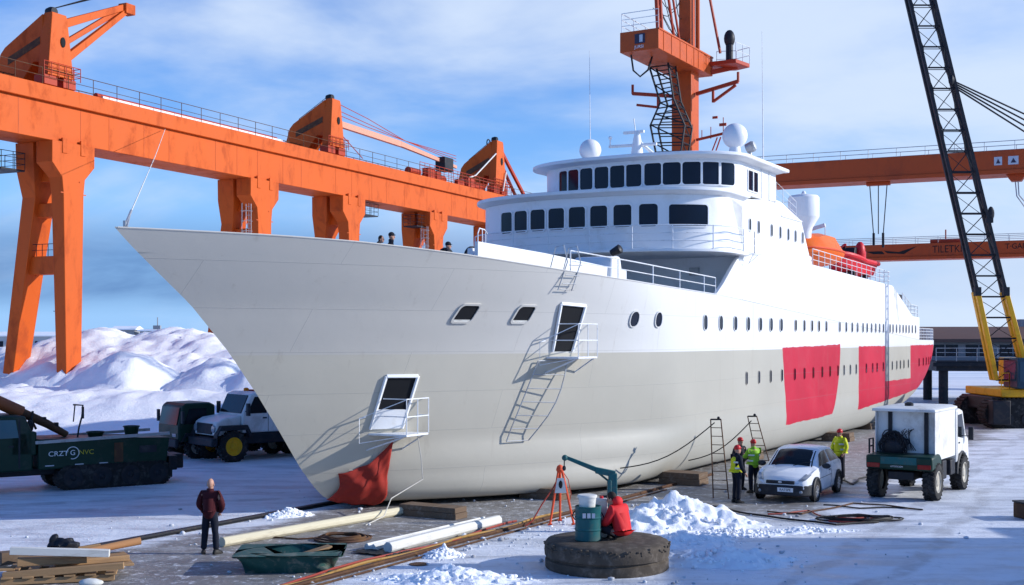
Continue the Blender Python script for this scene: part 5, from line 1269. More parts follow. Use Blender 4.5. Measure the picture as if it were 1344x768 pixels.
def cabover():
    t = T('flatbed_truck', 'dark green cab-over truck half hidden by the white double-cab truck', 'truck', (-12.75, 52.6, 0), LA)
    mb = MB(); mb.b2(-3.2, 1.9, -.42, .42, .55, .85); P('chassis', mb, m_black, t, bevel=.04)
    mb = MB(); mb.prism([(.55, .72), (.55, 2.22), (.8, 2.34), (1.85, 2.32), (2.02, 2.2), (2.2, 1.35), (2.2, .72)], -1.0, 1.0); c = P('cab', mb, m_green, t, angle=25, bevel=.06)
    mb = MB(); mb.prism([(2.06, 2.14), (2.20, 1.42), (2.225, 1.42), (2.085, 2.15)], -.86, .86); P('windscreen', mb, mat('tinted_glass', (.02, .06, .07), .08, bump=0), c)
    for sg in (1, -1):
        mb = MB(); mb.prism([(.95, 1.45), (.95, 2.1), (1.72, 2.1), (1.95, 1.45)], sg * 1.002, sg * 1.016); P('side_window', mb, m_carglass, c)
        mb = MB(); mb.b2(2.05, 2.15, sg * 1.12, sg * 1.28, 1.5, 2.0); mb.tube([(2.0, sg * .98, 1.7), (2.1, sg * 1.2, 1.7)], .02, 5); P('wing_mirror', mb, m_plastic, c, bevel=.02)
        mb = MB(); mb.b2(2.2, 2.23, sg * .45, sg * .8, .92, 1.06); P('headlight', mb, m_lamp, c, bevel=.01)
        mb = MB(); mb.prism([(.65, .7), (.8, 1.08), (1.9, 1.08), (2.1, .7), (1.85, .95), (.9, .95)], sg * .8, sg * 1.06); P('fender', mb, m_plastic, t)
        for x in (1.35, -2.2): wheel(t, x, sg * .88, .48, .34, m_lrim, sg)
    mb = MB(); mb.b2(2.18, 2.34, -1.02, 1.02, .5, .85); bp = P('bumper', mb, m_plastic, t, bevel=.04)
    mb = MB(); mb.b2(2.345, 2.355, -.5, -.15, .6, .74); P('number_plate', mb, m_letw, bp)
    mb = MB(); mb.b2(-3.4, .3, -1.05, 1.05, .88, 1.0); mb.b2(-3.4, .3, -1.05, -1.0, 1.0, 1.5); mb.b2(-3.4, .3, 1.0, 1.05, 1.0, 1.5); P('cargo_bed', mb, m_green, t, bevel=.02)
cabover()

# ---- unseen block added outside the frame, stepped to throw shade over the right foreground
_ = 0
wh = T('shade_block', 'unseen tall grey block added beyond the right edge to shade the foreground', 'shade caster', (26, 12, 0), 0)
mb = MB(); mb.b2(0, 10, 0, 17.6, -.1, 7.9); mb.b2(.02, 9, 17.605, 19.9, -.1, 5.2); mb.b2(.04, 8, 19.905, 21.6, -.1, 3.3); P('wall', mb, m_build, wh)
mb = MB(); mb.prism([(-.4, 7.905), (10.4, 7.905), (10.4, 8.1), (-.4, 8.6)], -.4, 18.0); P('roof', mb, m_roofsnow, wh)
for k in range(3):
    mb = MB(); mb.b2(-.05, -.01, 1.5 + 6 * k, 5.0 + 6 * k, 0, 4.6); P('door', mb, m_teal, wh)

# ---- green tracked hauler
HA = math.atan2(-.57, -.82)
hl = T('tracked_hauler', 'dark green tracked hauler with writing on its side and a brown loader arm', 'hauler', (-14.6, 41.6, 0), HA)
mb = MB(); mb.b2(-2.75, 4.4, -.55, .55, .5, .75); mb.b2(-3.3, -2.6, -.5, .5, .45, .95); P('chassis', mb, m_black, hl, bevel=.04)
mb = MB(); mb.prism([(-2.5, .72), (-2.62, 1.60), (1.75, 1.72), (1.75, .72)], -1.05, 1.05); bd = P('body', mb, m_green, hl, angle=20, bevel=.05)
mb = MB(); mb.b2(-2.65, 1.8, -1.08, -1.0, 1.62, 1.72, M.Rotation(R(1.57), 4, 'Y')); mb.b2(-2.65, 1.8, 1.0, 1.08, 1.62, 1.72, M.Rotation(R(1.57), 4, 'Y')); P('deck_edge', mb, m_steel, bd)
for x in (-1.9, .95):
    mb = MB(); mb.b2(x - .25, x + .25, 1.052, 1.065, .85, 1.5); P('side_panel', mb, m_rusty if x > -1 else m_teal, bd) if x > 5 else None
mb = MB(); mb.b2(-1.0, -.7, 1.055, 1.068, .85, 1.5); P('rust_panel', mb, m_rusty, bd)
mb = MB(); mb.b2(-2.15, -1.55, 1.055, 1.068, 1.12, 1.36); P('vent_grille', mb, m_plastic, bd)
for x in (1.4, .45, -.35):
    mb = MB(); mb.b2(x - .14, x + .14, 1.055, 1.064, .83, .86); P('marker_strip', mb, m_emblem, bd)
RT = (-1, 0, 0)
text('lettering', 'CRZT', .23, m_letw, bd, face_mat((1.12, 1.056, 1.22), RT, (0, 0, 1)), sx=1.1)
text('lettering', 'G', .24, m_letw, bd, face_mat((.66, 1.056, 1.23), RT, (0, 0, 1)))
mb = MB(); mb.tube([(.66 + .20 * math.cos(q / 20 * 6.283), 1.06, 1.23 + .20 * math.sin(q / 20 * 6.283)) for q in range(17)], .014, 5); P('logo_ring', mb, m_letw, bd)
text('lettering', 'NVC', .22, m_lety, bd, face_mat((.22, 1.056, 1.23), RT, (0, 0, 1)), sx=1.1)
for yy in (-.8, .8):
    mb = MB(); pts = stadium(3.0, .40, 12); mb.prism([(x - .75, z) for x, z in pts], yy - .26, yy + .26)
    L_ = []
    for i in range(len(pts)):
        a, b = V((pts[i][0], 0, pts[i][1])), V((pts[(i + 1) % len(pts)][0], 0, pts[(i + 1) % len(pts)][1])); n_ = max(1, int((b - a).length / .15))
        for k in range(n_): L_.append(a.lerp(b, k / n_))
    for i, p in enumerate(L_):
        q = L_[(i + 1) % len(L_)]; d_ = (q - p).normalized(); mb.bar(p + V((-.75, yy - .29, 0)), p + V((-.75, yy + .29, 0)), .08, .05, up=d_.cross(V((0, 1, 0))))
    tk = P('track', mb, m_rubber, hl)
    for k in range(4):
        mb = MB(); mb.lathe([(.05, 0), (.30, 0), (.33, .04), (.26, .05), (.1, .02), (.05, .06)], 18, M.Translation((-2.2 + .95 * k, yy + (.26 if yy > 0 else -.26), .40)) @ M.Rotation(R(-90 if yy > 0 else 90), 4, 'X')); P('road_wheel', mb, m_black, tk)
    wheel(hl, 3.6, yy * 1.15, .52, .42, m_black, 1 if yy > 0 else -1)
mb = MB(); mb.prism([(1.9, .7), (1.9, 1.9), (2.15, 2.5), (3.7, 2.55), (4.2, 1.75), (4.5, 1.6), (4.5, .7)], -1.0, 1.0); cb_ = P('cab', mb, m_green, hl, angle=25, bevel=.06)
mb = MB(); mb.b2(1.78, 2.6, -1.0, 1.0, 1.2, 1.98); P('engine_cover', mb, m_green, hl, bevel=.06)
for sg in (1, -1):
    mb = MB(); mb.prism([(2.35, 1.8), (2.45, 2.38), (3.55, 2.4), (3.95, 1.78)], sg * 1.002, sg * 1.015); P('side_window', mb, mat('blue_glass', (.06, .14, .17), .1, bump=0) if sg > 0 else m_carglass, cb_)
    mb = MB(); mb.b2(2.3, 2.36, sg * 1.0, sg * 1.01, .8, 2.4); mb.b2(2.5, 2.66, sg * 1.0, sg * 1.03, 1.5, 1.55); P('door_seam', mb, m_plastic, cb_)
mb = MB(); mb.prism([(3.74, 2.48), (3.77, 2.5), (4.23, 1.82), (4.2, 1.8)], -.86, .86); P('windscreen', mb, m_carglass, cb_)
mb = MB(); mb.tube([(.55, -.1, 1.75), (1.2, -.1, 2.15), (4.4, -.15, 3.75)], [.11, .14, .2], 12); ar = P('loader_arm', mb, m_rusty, hl)
mb = MB(); mb.tube([(2.0, -.11, 2.55), (4.6, -.15, 3.86)], .215, 12); P('arm_sleeve', mb, mat('brown_orange', (.30, .085, .03), .5, var=.2, dirt=(.1, .05, .03), damt=.5), ar)
mb = MB()
for x, z in ((1.3, 2.2), (2.0, 2.55), (.9, 2.0)): mb.box((x, -.1, z + .1), (.12, .2, .16))
mb.tube([(1.6, .12, 2.0), (1.75, .15, 2.3), (1.7, .1, 2.6)], .04, 6); mb.ell((1.85, .35, 2.12), (.12, .12, .22), 8, 6); P('hydraulics', mb, m_black, ar)
mb = MB(); mb.tube([(.25, .1, 1.66), (.2, .1, 2.0), (.12, .15, 2.35), (.1, .2, 2.75), (.42, .2, 2.78)], .03, 6); mb.tube([(.36, .2, 2.78), (.40, .15, 2.2)], .022, 6); mb.box((.1, .2, 2.5), (.07, .07, .4)); P('lamp_bracket', mb, m_black, hl)
mb = MB(); mb.b2(-2.9, -2.6, -1.0, 1.0, .45, .95); mb.b2(-2.75, -2.68, .85, .95, .2, .5); P('tail_hitch', mb, m_black, hl, bevel=.03)
for x, y, r_, h_, lab in ((-.35, .1, .28, .15, 'low round dark tub on the deck of the green tracked hauler, beside the lamp bracket'), (-1.55, .2, .26, .30, 'taller dark tub at the rear of the green tracked hauler deck')):
    tb = T('tub', lab, 'tub', hl.location + M.Rotation(HA, 3, 'Z') @ V((x, y, 1.655)), HA)
    mb = MB(); mb.lathe([(r_ * .8, 0), (r_, h_), (r_ + .03, h_), (r_ + .03, h_ + .03), (r_ - .03, h_ + .03), (r_ * .75, .04)], 24); P('bowl', mb, m_green, tb)
    mb = MB(); mb.tube([(r_ * math.cos(q), r_ * math.sin(q), h_ + .02) for q in [k * .449 for k in range(14)]], .02, 6, closed=True); P('rim', mb, m_plastic, tb)
# ---------------------------------------------------------------- people (facing local +x, left = +y)
def skin(verts, edges, rad, sub=2, root=0):
    me = bpy.data.meshes.new('skin_tmp'); me.from_pydata([tuple(v) for v in verts], edges, [])
    o = bpy.data.objects.new('skin_tmp', me); COL.objects.link(o)
    o.modifiers.new('s', 'SKIN'); sv = me.skin_vertices[0].data
    for i, r in enumerate(rad):
        sv[i].radius = r if isinstance(r, tuple) else (r, r); sv[i].use_root = (i == root)
    s2 = o.modifiers.new('d', 'SUBSURF'); s2.levels = sub; s2.render_levels = sub
    dg = bpy.context.evaluated_depsgraph_get(); m2 = bpy.data.meshes.new_from_object(o.evaluated_get(dg))
    mb = MB(); mb.add([v.co.copy() for v in m2.vertices], [tuple(p.vertices) for p in m2.polygons])
    bpy.data.objects.remove(o); bpy.data.meshes.remove(me); bpy.data.meshes.remove(m2)
    return mb
def person(label, loc, face, jacket, trousers, J, hat=None, hair=m_hair, vest=None, bulk=1.0, group=None, height=1.76, hood=False, fingers=True):
    """J: joint positions for a 1.76 m figure"""
    t = T('person', label, 'person', loc, face, group); k = height / 1.76; t.scale = (k, k, k)
    names = ['pelvis', 'waist', 'chest', 'neck0', 'neck', 'head']
    v = [V(J[n]) for n in names]; e = [(0, 1), (1, 2), (2, 3), (3, 4), (4, 5)]
    r = [(.12, .09), (.11, .08), (.12, .09), (.07, .07), (.055, .055), (.06, .06)]
    def chain(start, pts, rr):
        i = start
        for p, q in zip(pts, rr):
            v.append(V(p)); e.append((i, len(v) - 1)); r.append(q); i = len(v) - 1
        return i
    hands = []
    for s in ('l', 'r'):
        i = chain(2, [J['sh_' + s], J['el_' + s], J['wr_' + s]], [.046, .034, .029])
        w_ = V(J['wr_' + s]); d_ = (w_ - V(J['el_' + s])).normalized()
        i = chain(i, [w_ + d_ * .07], [(.04, .022)])
        hands.append((w_ + d_ * .07, d_))
        chain(0, [J['hip_' + s], J['kn_' + s], J['an_' + s]], [.08, .05, .04])
    mb = skin(v, e, r)
    H = V(J['head']); fx = V(J.get('look', (1, 0, 0))).normalized()
    rot = M.Translation(H) @ fx.to_track_quat('X', 'Z').to_matrix().to_4x4()
    mb.ell((0, 0, .035), (.098, .078, .125), 18, 12, rot); mb.ell((.03, 0, -.045), (.07, .06, .07), 14, 8, rot)       # skull and jaw
    mb.ell((.10, 0, .0), (.026, .017, .032), 8, 6, rot); mb.ell((.092, 0, -.045), (.012, .028, .008), 8, 5, rot)     # nose, mouth
    for s in (1, -1): mb.ell((-.005, s * .082, .01), (.022, .012, .034), 8, 6, rot)
    for (hp, hd) in hands:                    # palm is in the skin; five fingers, slightly curled
        side = hd.cross(V((1, 0, .2))).normalized(); n_ = hd.cross(side).normalized()
        for q in range(4):
            L = (.068, .078, .073, .056)[q]; b = hp + side * (.027 - .018 * q)
            mb.tube([b - hd * .01, b + hd * L * .5 + n_ * .006, b + hd * L * .85 + n_ * .022], [.0095, .0085, .006], 6)
        b = hp - hd * .04 + side * .03; mb.tube([b, b + side * .028 + hd * .028, b + side * .032 + hd * .06], [.012, .010, .007], 6)
    body = P('body', mb, m_skin, t, angle=80)
    mb = MB()
    for s in (1, -1): mb.ell((.088, s * .033, .035), (.013, .017, .010), 8, 6, rot)
    P('eyes', mb, m_eye, body)
    # jacket
    vj = [V(J['pelvis']) + V((0, 0, -.06 if J['pelvis'][2] < .5 else -.17)), V(J['pelvis']) + V((0, 0, .05)), V(J['waist']), V(J['chest']), V(J['neck0']) + V((0, 0, .0))]
    ej = [(0, 1), (1, 2), (2, 3), (3, 4)]; rj = [(.185 * bulk, .14 * bulk), (.18 * bulk, .14 * bulk), (.18 * bulk, .14 * bulk), (.19 * bulk, .14 * bulk), (.085, .085)]
    for s in ('l', 'r'):
        i = 3
        for p, q in ((V(J['sh_' + s]), .092 * bulk), (V(J['sh_' + s]).lerp(V(J['el_' + s]), .5), .082 * bulk), (V(J['el_' + s]), .072 * bulk), (V(J['el_' + s]).lerp(V(J['wr_' + s]), .55), .064 * bulk), (V(J['el_' + s]).lerp(V(J['wr_' + s]), .98), .055 * bulk)):
            vj.append(p); ej.append((i, len(vj) - 1)); rj.append(q); i = len(vj) - 1
    mj = skin(vj, ej, rj, root=2)
    for idx, p in enumerate(mj.v):            # cloth folds
        q = V(p); a = .010 * noise.noise(q * 9) + .007 * noise.noise(q * 21); mj.v[idx] = q + V((noise.noise(q * 7 + V((3, 1, 2))), noise.noise(q * 7), .3)) * a * 1.6
    jo = P('jacket', mj, jacket, t, angle=80)
    mb = MB(); c_ = V(J['neck0']); mb.lathe([(.085, -.02), (.088, .04), (.078, .07), (.068, .06)], 18, M.Translation(c_) @ (V(J['neck']) - c_).to_track_quat('Z', 'Y').to_matrix().to_4x4()); P('collar', mb, jacket, jo, angle=60)
    if hood:
        mb = MB(); mb.ell((-.10, 0, -.07), (.10, .14, .11), 16, 10, rot); P('hood', mb, jacket, jo, angle=80)
    # trousers
    vt = [V(J['pelvis']) + V((0, 0, .14)), V(J['pelvis']) + V((0, 0, -.03))]; et = [(0, 1)]; rt = [(.155, .12), (.15, .12)]
    for s in ('l', 'r'):
        i = 1
        for p, q in ((V(J['hip_' + s]), .108), (V(J['hip_' + s]).lerp(V(J['kn_' + s]), .5), .098), (V(J['kn_' + s]), .082), (V(J['kn_' + s]).lerp(V(J['an_' + s]), .5), .078), (V(J['kn_' + s]).lerp(V(J['an_' + s]), .98), .075)):
            vt.append(p); et.append((i, len(vt) - 1)); rt.append(q); i = len(vt) - 1
    mt = skin(vt, et, rt)
    for idx, p in enumerate(mt.v):
        q = V(p); mt.v[idx] = q + V((noise.noise(q * 8), noise.noise(q * 8 + V((5, 0, 0))), 0)) * .010
    P('trousers', mt, trousers, t, angle=80)
    for s in ('l', 'r'):
        a = V(J['an_' + s]); f = V(J.get('toe_' + s, (1, .2 if s == 'l' else -.2, 0))).normalized()
        mb = MB(); m_ = M.Translation(a) @ f.to_track_quat('X', 'Z').to_matrix().to_4x4()
        mb.loft([[m_ @ V((x, y * w_, z * h_ - .085)) for y, z in ((-1, 0), (1, 0), (1, .55), (.5, 1), (-.5, 1), (-1, .55))] for x, w_, h_ in ((-.085, .035, .09), (-.05, .046, .13), (.04, .046, .12), (.10, .052, .075), (.165, .046, .055), (.19, .025, .035))])
        P('boot', mb, m_boot, t, angle=60)
    if vest:
        mb = MB(); c = [V(J['pelvis']) + V((0, 0, .06)), V(J['waist']), V(J['chest']), V(J['neck0']) + V((0, 0, -.02))]
        mv = skin(c, [(0, 1), (1, 2), (2, 3)], [(.21 * bulk, .165 * bulk), (.205 * bulk, .165 * bulk), (.215 * bulk, .165 * bulk), (.12, .10)], root=1)
        vo = P('vest', mv, vest, t, angle=80)
        mb = MB()
        for z_ in (.25, .75):
            p = V(J['pelvis']).lerp(V(J['chest']), z_) + V((0, 0, .02)); mb.lathe([(1, -.025), (1.012, 0), (1, .025)], 20, M.Translation(p) @ M.Diagonal((.172 * bulk, .222 * bulk, 1, 1)))
        P('reflective_band', mb, m_reflect, vo, angle=60)
    if hat:
        mb = MB(); mb.ell((-.005, 0, .085), (.112, .094, .098), 18, 10, rot); mb.ell((.09, 0, .075), (.065, .07, .012), 12, 6, rot); P('helmet', mb, hat, t, angle=60)
    elif hair:
        mb = MB(); mb.ell((-.018, 0, .055), (.102, .086, .118), 16, 10, rot); mb.ell((-.05, 0, -.01), (.062, .076, .075), 12, 8, rot); P('hair', mb, hair, t, angle=80)
    return t
STAND = dict(pelvis=(0, 0, .97), waist=(0, 0, 1.14), chest=(0, 0, 1.34), neck0=(0, 0, 1.47), neck=(.01, 0, 1.53), head=(.025, 0, 1.615),
             sh_l=(0, .185, 1.42), sh_r=(0, -.185, 1.42), el_l=(-.03, .27, 1.15), el_r=(-.03, -.27, 1.15), wr_l=(.06, .27, .91), wr_r=(.06, -.27, .91),
             hip_l=(0, .095, .90), hip_r=(0, -.095, .90), kn_l=(.015, .11, .50), kn_r=(.015, -.11, .50), an_l=(-.02, .12, .09), an_r=(-.02, -.12, .09))
def pose(**k): d_ = dict(STAND); d_.update(k); return d_
def gp(px, py, z=0.):
    D = 1600 * (5 - z) / (py - 445); return V(((px - 672) / 1600 * D, D, z))
# man in the maroon jacket, back to us, hands clasped in front
person('bald man in a maroon jacket and dark trousers, standing alone with his back turned', (-7.02, 28.35, 0), R(82), m_maroon, m_navy,
       pose(el_l=(.02, .30, 1.14), el_r=(.02, -.30, 1.14), wr_l=(.17, .17, .96), wr_r=(.17, -.17, .96), kn_l=(.01, .13, .5), kn_r=(.02, -.12, .5), an_l=(-.03, .15, .09), an_r=(.0, -.15, .09), toe_l=(1, .5, 0), toe_r=(1, -.5, 0)), hair=None, bulk=1.12, height=1.74)
# hi-vis workers
person('worker in yellow and navy work jacket, standing in profile left of the white hatchback', (6.86, 37.2, 0), R(20), m_navy, m_navy,
       pose(el_l=(.05, .25, 1.14), wr_l=(.22, .2, 1.0), el_r=(.0, -.27, 1.14), wr_r=(.16, -.24, .92)), hat=m_hatred, vest=m_hivis, height=1.74)
person('worker in yellow-green jacket seen from behind, facing the hull behind the hatchback bonnet', (7.85, 39.6, 0), R(115), m_hivisg, m_navy,
       pose(el_l=(.12, .26, 1.18), wr_l=(.34, .14, 1.22), el_r=(.12, -.26, 1.18), wr_r=(.34, -.14, 1.22)), hat=m_hatred, vest=m_hivisg, height=1.72, bulk=1.05)
person('worker in dark clothes and red helmet, partly hidden by the worker in yellow-green', (7.55, 40.4, 0), R(-60), m_darkcl, m_darkcl, pose(wr_l=(.2, .2, 1.1), wr_r=(.2, -.2, 1.1)), hat=m_hatred, height=1.72)
person('worker in yellow jacket and red helmet, standing behind the rear of the white hatchback', (11.6, 43.1, 0), R(215), m_hivis, m_darkcl,
       pose(el_l=(-.02, .28, 1.15), wr_l=(.10, .24, .95), el_r=(.06, -.27, 1.16), wr_r=(.24, -.16, 1.05)), hat=m_hatred, vest=m_hivis, bulk=1.08, height=1.80)
# crew on the fore deck, only heads and shoulders show
def deck_person(label, px, py, D, face, hat, height, lean=0.):
    X = (px - 672) / 1600 * D; zt = 5 + (445 - py) / 1600 * D
    person(label, (X, D, zt - height * 1.005), face, m_darkcl, m_darkcl, pose(head=(.025 + lean, 0, 1.615), neck=(.01 + lean * .6, 0, 1.53)), hat=hat, height=height)
deck_person('deckhand in dark clothes on the foredeck, leftmost of the heads above the bulwark', 497, 309.5, 42, R(-20), None, 1.66, .08)
deck_person('deckhand in dark cap on the foredeck, standing tallest above the bulwark', 513, 305.5, 42, R(10), m_darkcl, 1.74)
deck_person('deckhand in dark peaked cap facing right, beside the mooring winch', 586, 318, 43, R(-5), m_darkcl, 1.70, .04)

# ---------------------------------------------------------------- concrete disc and what stands on it
disc = T('concrete_disc', 'big round weathered concrete disc lying on the ice in the foreground', 'concrete block', (2.08, 26.75, 0))
mb = MB(); prof = [(1.30, -.03), (1.345, .02), (1.345, .20), (1.30, .225), (1.30, .255), (1.36, .28), (1.375, .40), (1.36, .55), (1.31, .60), (1.0, .615), (.4, .62), (.002, .62)]
mb.lathe(prof, 96)
for i, p in enumerate(mb.v):
    q = V(p); a = .018 * noise.noise(q * 4) + .012 * noise.noise(q * 13); rr = math.hypot(q.x, q.y) or 1; mb.v[i] = V((q.x * (1 + a / rr), q.y * (1 + a / rr), q.z + a * .3))
P('slab', mb, m_conc, disc, angle=50)
mb = MB(); rnd = random.Random(5)
for k in range(120):
    a = rnd.uniform(0, 6.283); z_ = .50 + rnd.uniform(-.05, .07); mb.ell((1.368 * math.cos(a), 1.368 * math.sin(a), z_), (rnd.uniform(.015, .045), rnd.uniform(.015, .045), rnd.uniform(.012, .03)), 6, 4)
rim_ = P('broken_rim', mb, m_conc, disc); rim_['kind'] = 'stuff'
DZ = .62
drum = T('drum', 'teal blue steel drum standing on the concrete disc', 'drum', (1.66, 26.55, DZ))
mb = MB(); mb.lathe([(.27, 0), (.29, .02), (.285, .22), (.298, .235), (.298, .255), (.285, .27), (.285, .48), (.298, .495), (.298, .515), (.285, .53), (.285, .72), (.295, .74), (.275, .75), (.27, .71), (.002, .71)], 36); P('shell', mb, m_teal, drum)
mb = MB()
for q in range(3): mb.b2(-.14 + .1 * q, -.07 + .1 * q, -.31, -.29, .52, .62)
P('label_patch', mb, m_emblem, drum)
mb = MB(); mb.tube([(.29, .05, .6), (.34, .05, .5), (.33, .05, .3), (.29, .05, .2)], .015, 6); mb.tube([(-.29, -.05, .65), (-.35, -.05, .55), (-.29, -.05, .45)], .015, 6); P('handle', mb, m_black, drum)
bk = T('bucket', 'white plastic bucket with lid sitting on top of the teal drum', 'bucket', (1.64, 26.55, DZ + .715))
mb = MB(); mb.lathe([(.17, 0), (.195, .22), (.215, .22), (.215, .26), (.20, .275), (.002, .28)], 28); P('pail', mb, m_pale, bk)
mb = MB(); mb.tube([(.2 * math.cos(q), .2 * math.sin(q), .2 - .10 * math.sin(q)) for q in [math.pi * i / 10 for i in range(11)]], .008, 5); P('handle', mb, m_steel, bk)
jg = T('jerrycan', 'pale plastic can standing behind the teal drum', 'can', (1.98, 26.95, DZ))
mb = MB(); mb.b2(-.13, .13, -.1, .1, 0, .86); P('can', mb, m_pale, jg, bevel=.04)
mb = MB(); mb.lathe([(.04, .86), (.04, .91)], 12); P('cap', mb, m_boatred, jg)
SIT = dict(pelvis=(0, 0, .13), waist=(.03, 0, .33), chest=(.10, 0, .56), neck0=(.16, 0, .68), neck=(.20, 0, .73), head=(.27, 0, .79), look=(1, .25, -.45),
           sh_l=(.11, .20, .62), sh_r=(.11, -.20, .62), el_l=(.20, .30, .36), el_r=(.20, -.30, .36), wr_l=(.42, .16, .30), wr_r=(.42, -.14, .30),
           hip_l=(.08, .11, .13), hip_r=(.08, -.11, .13), kn_l=(.46, .26, .28), kn_r=(.46, -.26, .28), an_l=(.42, -.06, .09), an_r=(.52, .10, .09), toe_l=(.4, -1, 0), toe_r=(.4, 1, 0))
person('person in a red hooded jacket sitting on the concrete disc beside the teal drum', (2.42, 26.6, DZ), R(138), m_redj, m_darkcl, SIT, hair=m_hair, bulk=1.24, hood=True, height=1.88)
jib = T('jib_hoist', 'small teal jib hoist on a post behind the seated red jacket, reaching over the tripod', 'hoist', (2.62, 31.6, 0))
mb = MB(); mb.b2(-.12, .10, -.1, .1, 0, 1.52); mb.b2(-.15, -.05, -.13, .13, .55, 1.35); mb.b2(-.25, .25, -.25, .25, 0, .05); P('post', mb, m_teal, jib, bevel=.015)
mb = MB(); mb.bar((.05, 0, 1.50), (-.45, 0, 1.60), .16, .16); mb.bar((-.35, 0, 1.58), (-1.22, 0, 1.93), .11, .13, w2=.08, h2=.09); mb.tube([(-.1, .07, 1.3), (-.5, .07, 1.62)], .03, 8); mb.ell((-1.25, 0, 1.92), .08, 10, 8); P('arm', mb, m_teal, jib, bevel=.012)
mb = MB(); mb.tube([(-1.26, 0, 1.92), (-1.27, 0, 1.66)], .016, 6); mb.ell((-1.27, 0, 1.65), (.05, .05, .07), 8, 6); P('hook', mb, m_black, jib)
mb = MB(); mb.b2(-.35, -.12, -.12, .12, .55, .95); P('winch_motor', mb, m_plastic, jib, bevel=.03)
tr = T('tripod', 'orange steel tripod with a white plate, on the slipway under the jib hoist', 'tripod', (1.30, 33.0, 0))
for a, b in ((-.28, -.25), (.36, -.22), (.02, .5)):
    mb = MB(); mb.tube([(a * .12, b * .12, 1.5), (a, b, .02)], [.035, .03], 8); mb.box((a, b, .02), (.12, .12, .04)); P('leg', mb, m_safety, tr)
mb = MB(); mb.lathe([(.08, 1.4), (.11, 1.46), (.08, 1.56), (.02, 1.6)], 12); P('head', mb, m_safety, tr)
mb = MB(); mb.prism([(-.08, 1.25), (.10, 1.25), (.17, .85), (-.15, .85)], -.16, -.145); pl_ = P('plate', mb, m_pale, tr)
mb = MB(); mb.ell((.01, -.165, 1.08), (.055, .01, .11), 10, 6); P('plate_mark', mb, m_letb, pl_)
st = T('tripod_strut', 'slanting red hose running from the tripod head down to the rail', 'hose', (1.30, 33.0, 0))
mb = MB(); mb.tube([(-.02, -.02, 1.3), (-.18, -.1, 1.0), (-.5, -.25, .55), (-.75, -.45, .15), (-.95, -.6, .02)], .02, 6); P('hose', mb, m_hosered, st)
mb = MB(); mb.tube([(.05, 0, 1.45), (.22, .0, 1.2), (.30, .05, .8), (.25, .1, .5), (.33, .1, .25)], .012, 5); P('cord', mb, m_hosered, st)

# ---------------------------------------------------------------- rails, beams, blocks, tray, pallet
def along(name, label, cat, u0, u1, v, w_, h_, m, group=None):
    t = on_ship(name, label, cat, u0, v, 0)
    mb = MB(); mb.b2(0, u1 - u0, -w_ / 2, w_ / 2, .004, h_ * .3); mb.b2(0, u1 - u0, -w_ * .28, w_ * .28, h_ * .3, h_); P('rail', mb, m, t, bevel=.01)
    return t
along('slipway_rail', 'dark slipway rail in the ship shadow, running under the keel', 'rail', -12.5, 40, -.75, .34, .09, m_black)
along('slipway_rail', 'rusty brown slipway rail lit by the sun, running past the tripod', 'rail', -14, 14, 6.42, .16, .08, m_rusty)
along('slipway_rail', 'thin rusty guide strip beside the sunlit brown rail', 'rail', -14, 9, 6.72, .06, .04, m_rusty)
hs = on_ship('hose', 'yellow-brown hose lying along the sunlit slipway rail', 'hose', 0, 0, 0)
mb = MB(); mb.tube([S(-9.8 + .35 * i, 6.22 + .10 * math.sin(i * .55) + .06 * noise.noise((i * .3, 0, 0)), .045) for i in range(36)], .035, 6); P('hose', mb, mat('ochre_hose', (.36, .2, .05), .6, var=.3, dirt=(.1, .06, .03), damt=.5, ds=4), hs)
hs = on_ship('hose', 'dark red-brown hose snaking beside the sunlit rail', 'hose', 0, 0, 0)
mb = MB(); mb.tube([S(-10.4 + .4 * i, 6.02 + .14 * math.sin(i * .4 + 1) + .08 * noise.noise((i * .4, 3, 0)), .035) for i in range(28)], .028, 6); P('hose', mb, m_hosered, hs)
def beam(label, u0, u1, v0, v1, w_, h_, m, z=0., rnd_=True, name='beam'):
    a, b = W(u0, v0, z), W(u1, v1, z); t = T(name, label, 'beam', a, math.atan2((b - a).y, (b - a).x)); L = (b - a).length
    mb = MB()
    if rnd_: mb.prism([(w_ / 2 * q[0], h_ / 2 + h_ / 2 * q[1]) for q in [(math.cos(R(22.5 + 45 * i)) * 1.05, math.sin(R(22.5 + 45 * i)) * 1.05) for i in range(8)]], 0, L, 'x')
    else: mb.prism([(-w_ / 2, 0), (w_ / 2, 0), (w_ / 2, h_ * .7), (w_ * .25, h_), (w_ * .12, h_ * .65), (-w_ * .12, h_ * .65), (-w_ * .25, h_), (-w_ / 2, h_ * .7)], 0, L, 'x')
    P('shaft', mb, m, t, bevel=.015)
    return t
m_yb = mat('cream_beam', (.62, .56, .40), .6, var=.15, dirt=(.3, .25, .18), damt=.5, ds=3, stretch=(.4, 2, 2))
beam('long cream octagonal beam lying by the forefoot, its near end beside the man in maroon', -6.62, .6, 1.78, 2.5, .24, .24, m_yb)
beam('white beam with rounded end, the front one of the pair on the slipway', -5.35, -.3, 5.75, 5.75, .26, .27, m_pale)
beam('flat grooved white beam, the rear one of the pair on the slipway', -5.3, -.2, 5.2, 5.35, .34, .19, m_pale, rnd_=False)
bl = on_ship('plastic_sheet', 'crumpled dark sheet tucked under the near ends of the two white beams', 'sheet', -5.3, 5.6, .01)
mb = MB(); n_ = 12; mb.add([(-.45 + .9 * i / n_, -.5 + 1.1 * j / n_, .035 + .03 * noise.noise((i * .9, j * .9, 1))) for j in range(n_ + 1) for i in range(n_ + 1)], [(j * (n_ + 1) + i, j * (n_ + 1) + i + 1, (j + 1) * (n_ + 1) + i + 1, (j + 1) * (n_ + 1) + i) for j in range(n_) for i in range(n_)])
P('sheet', mb, m_black, bl, angle=80)
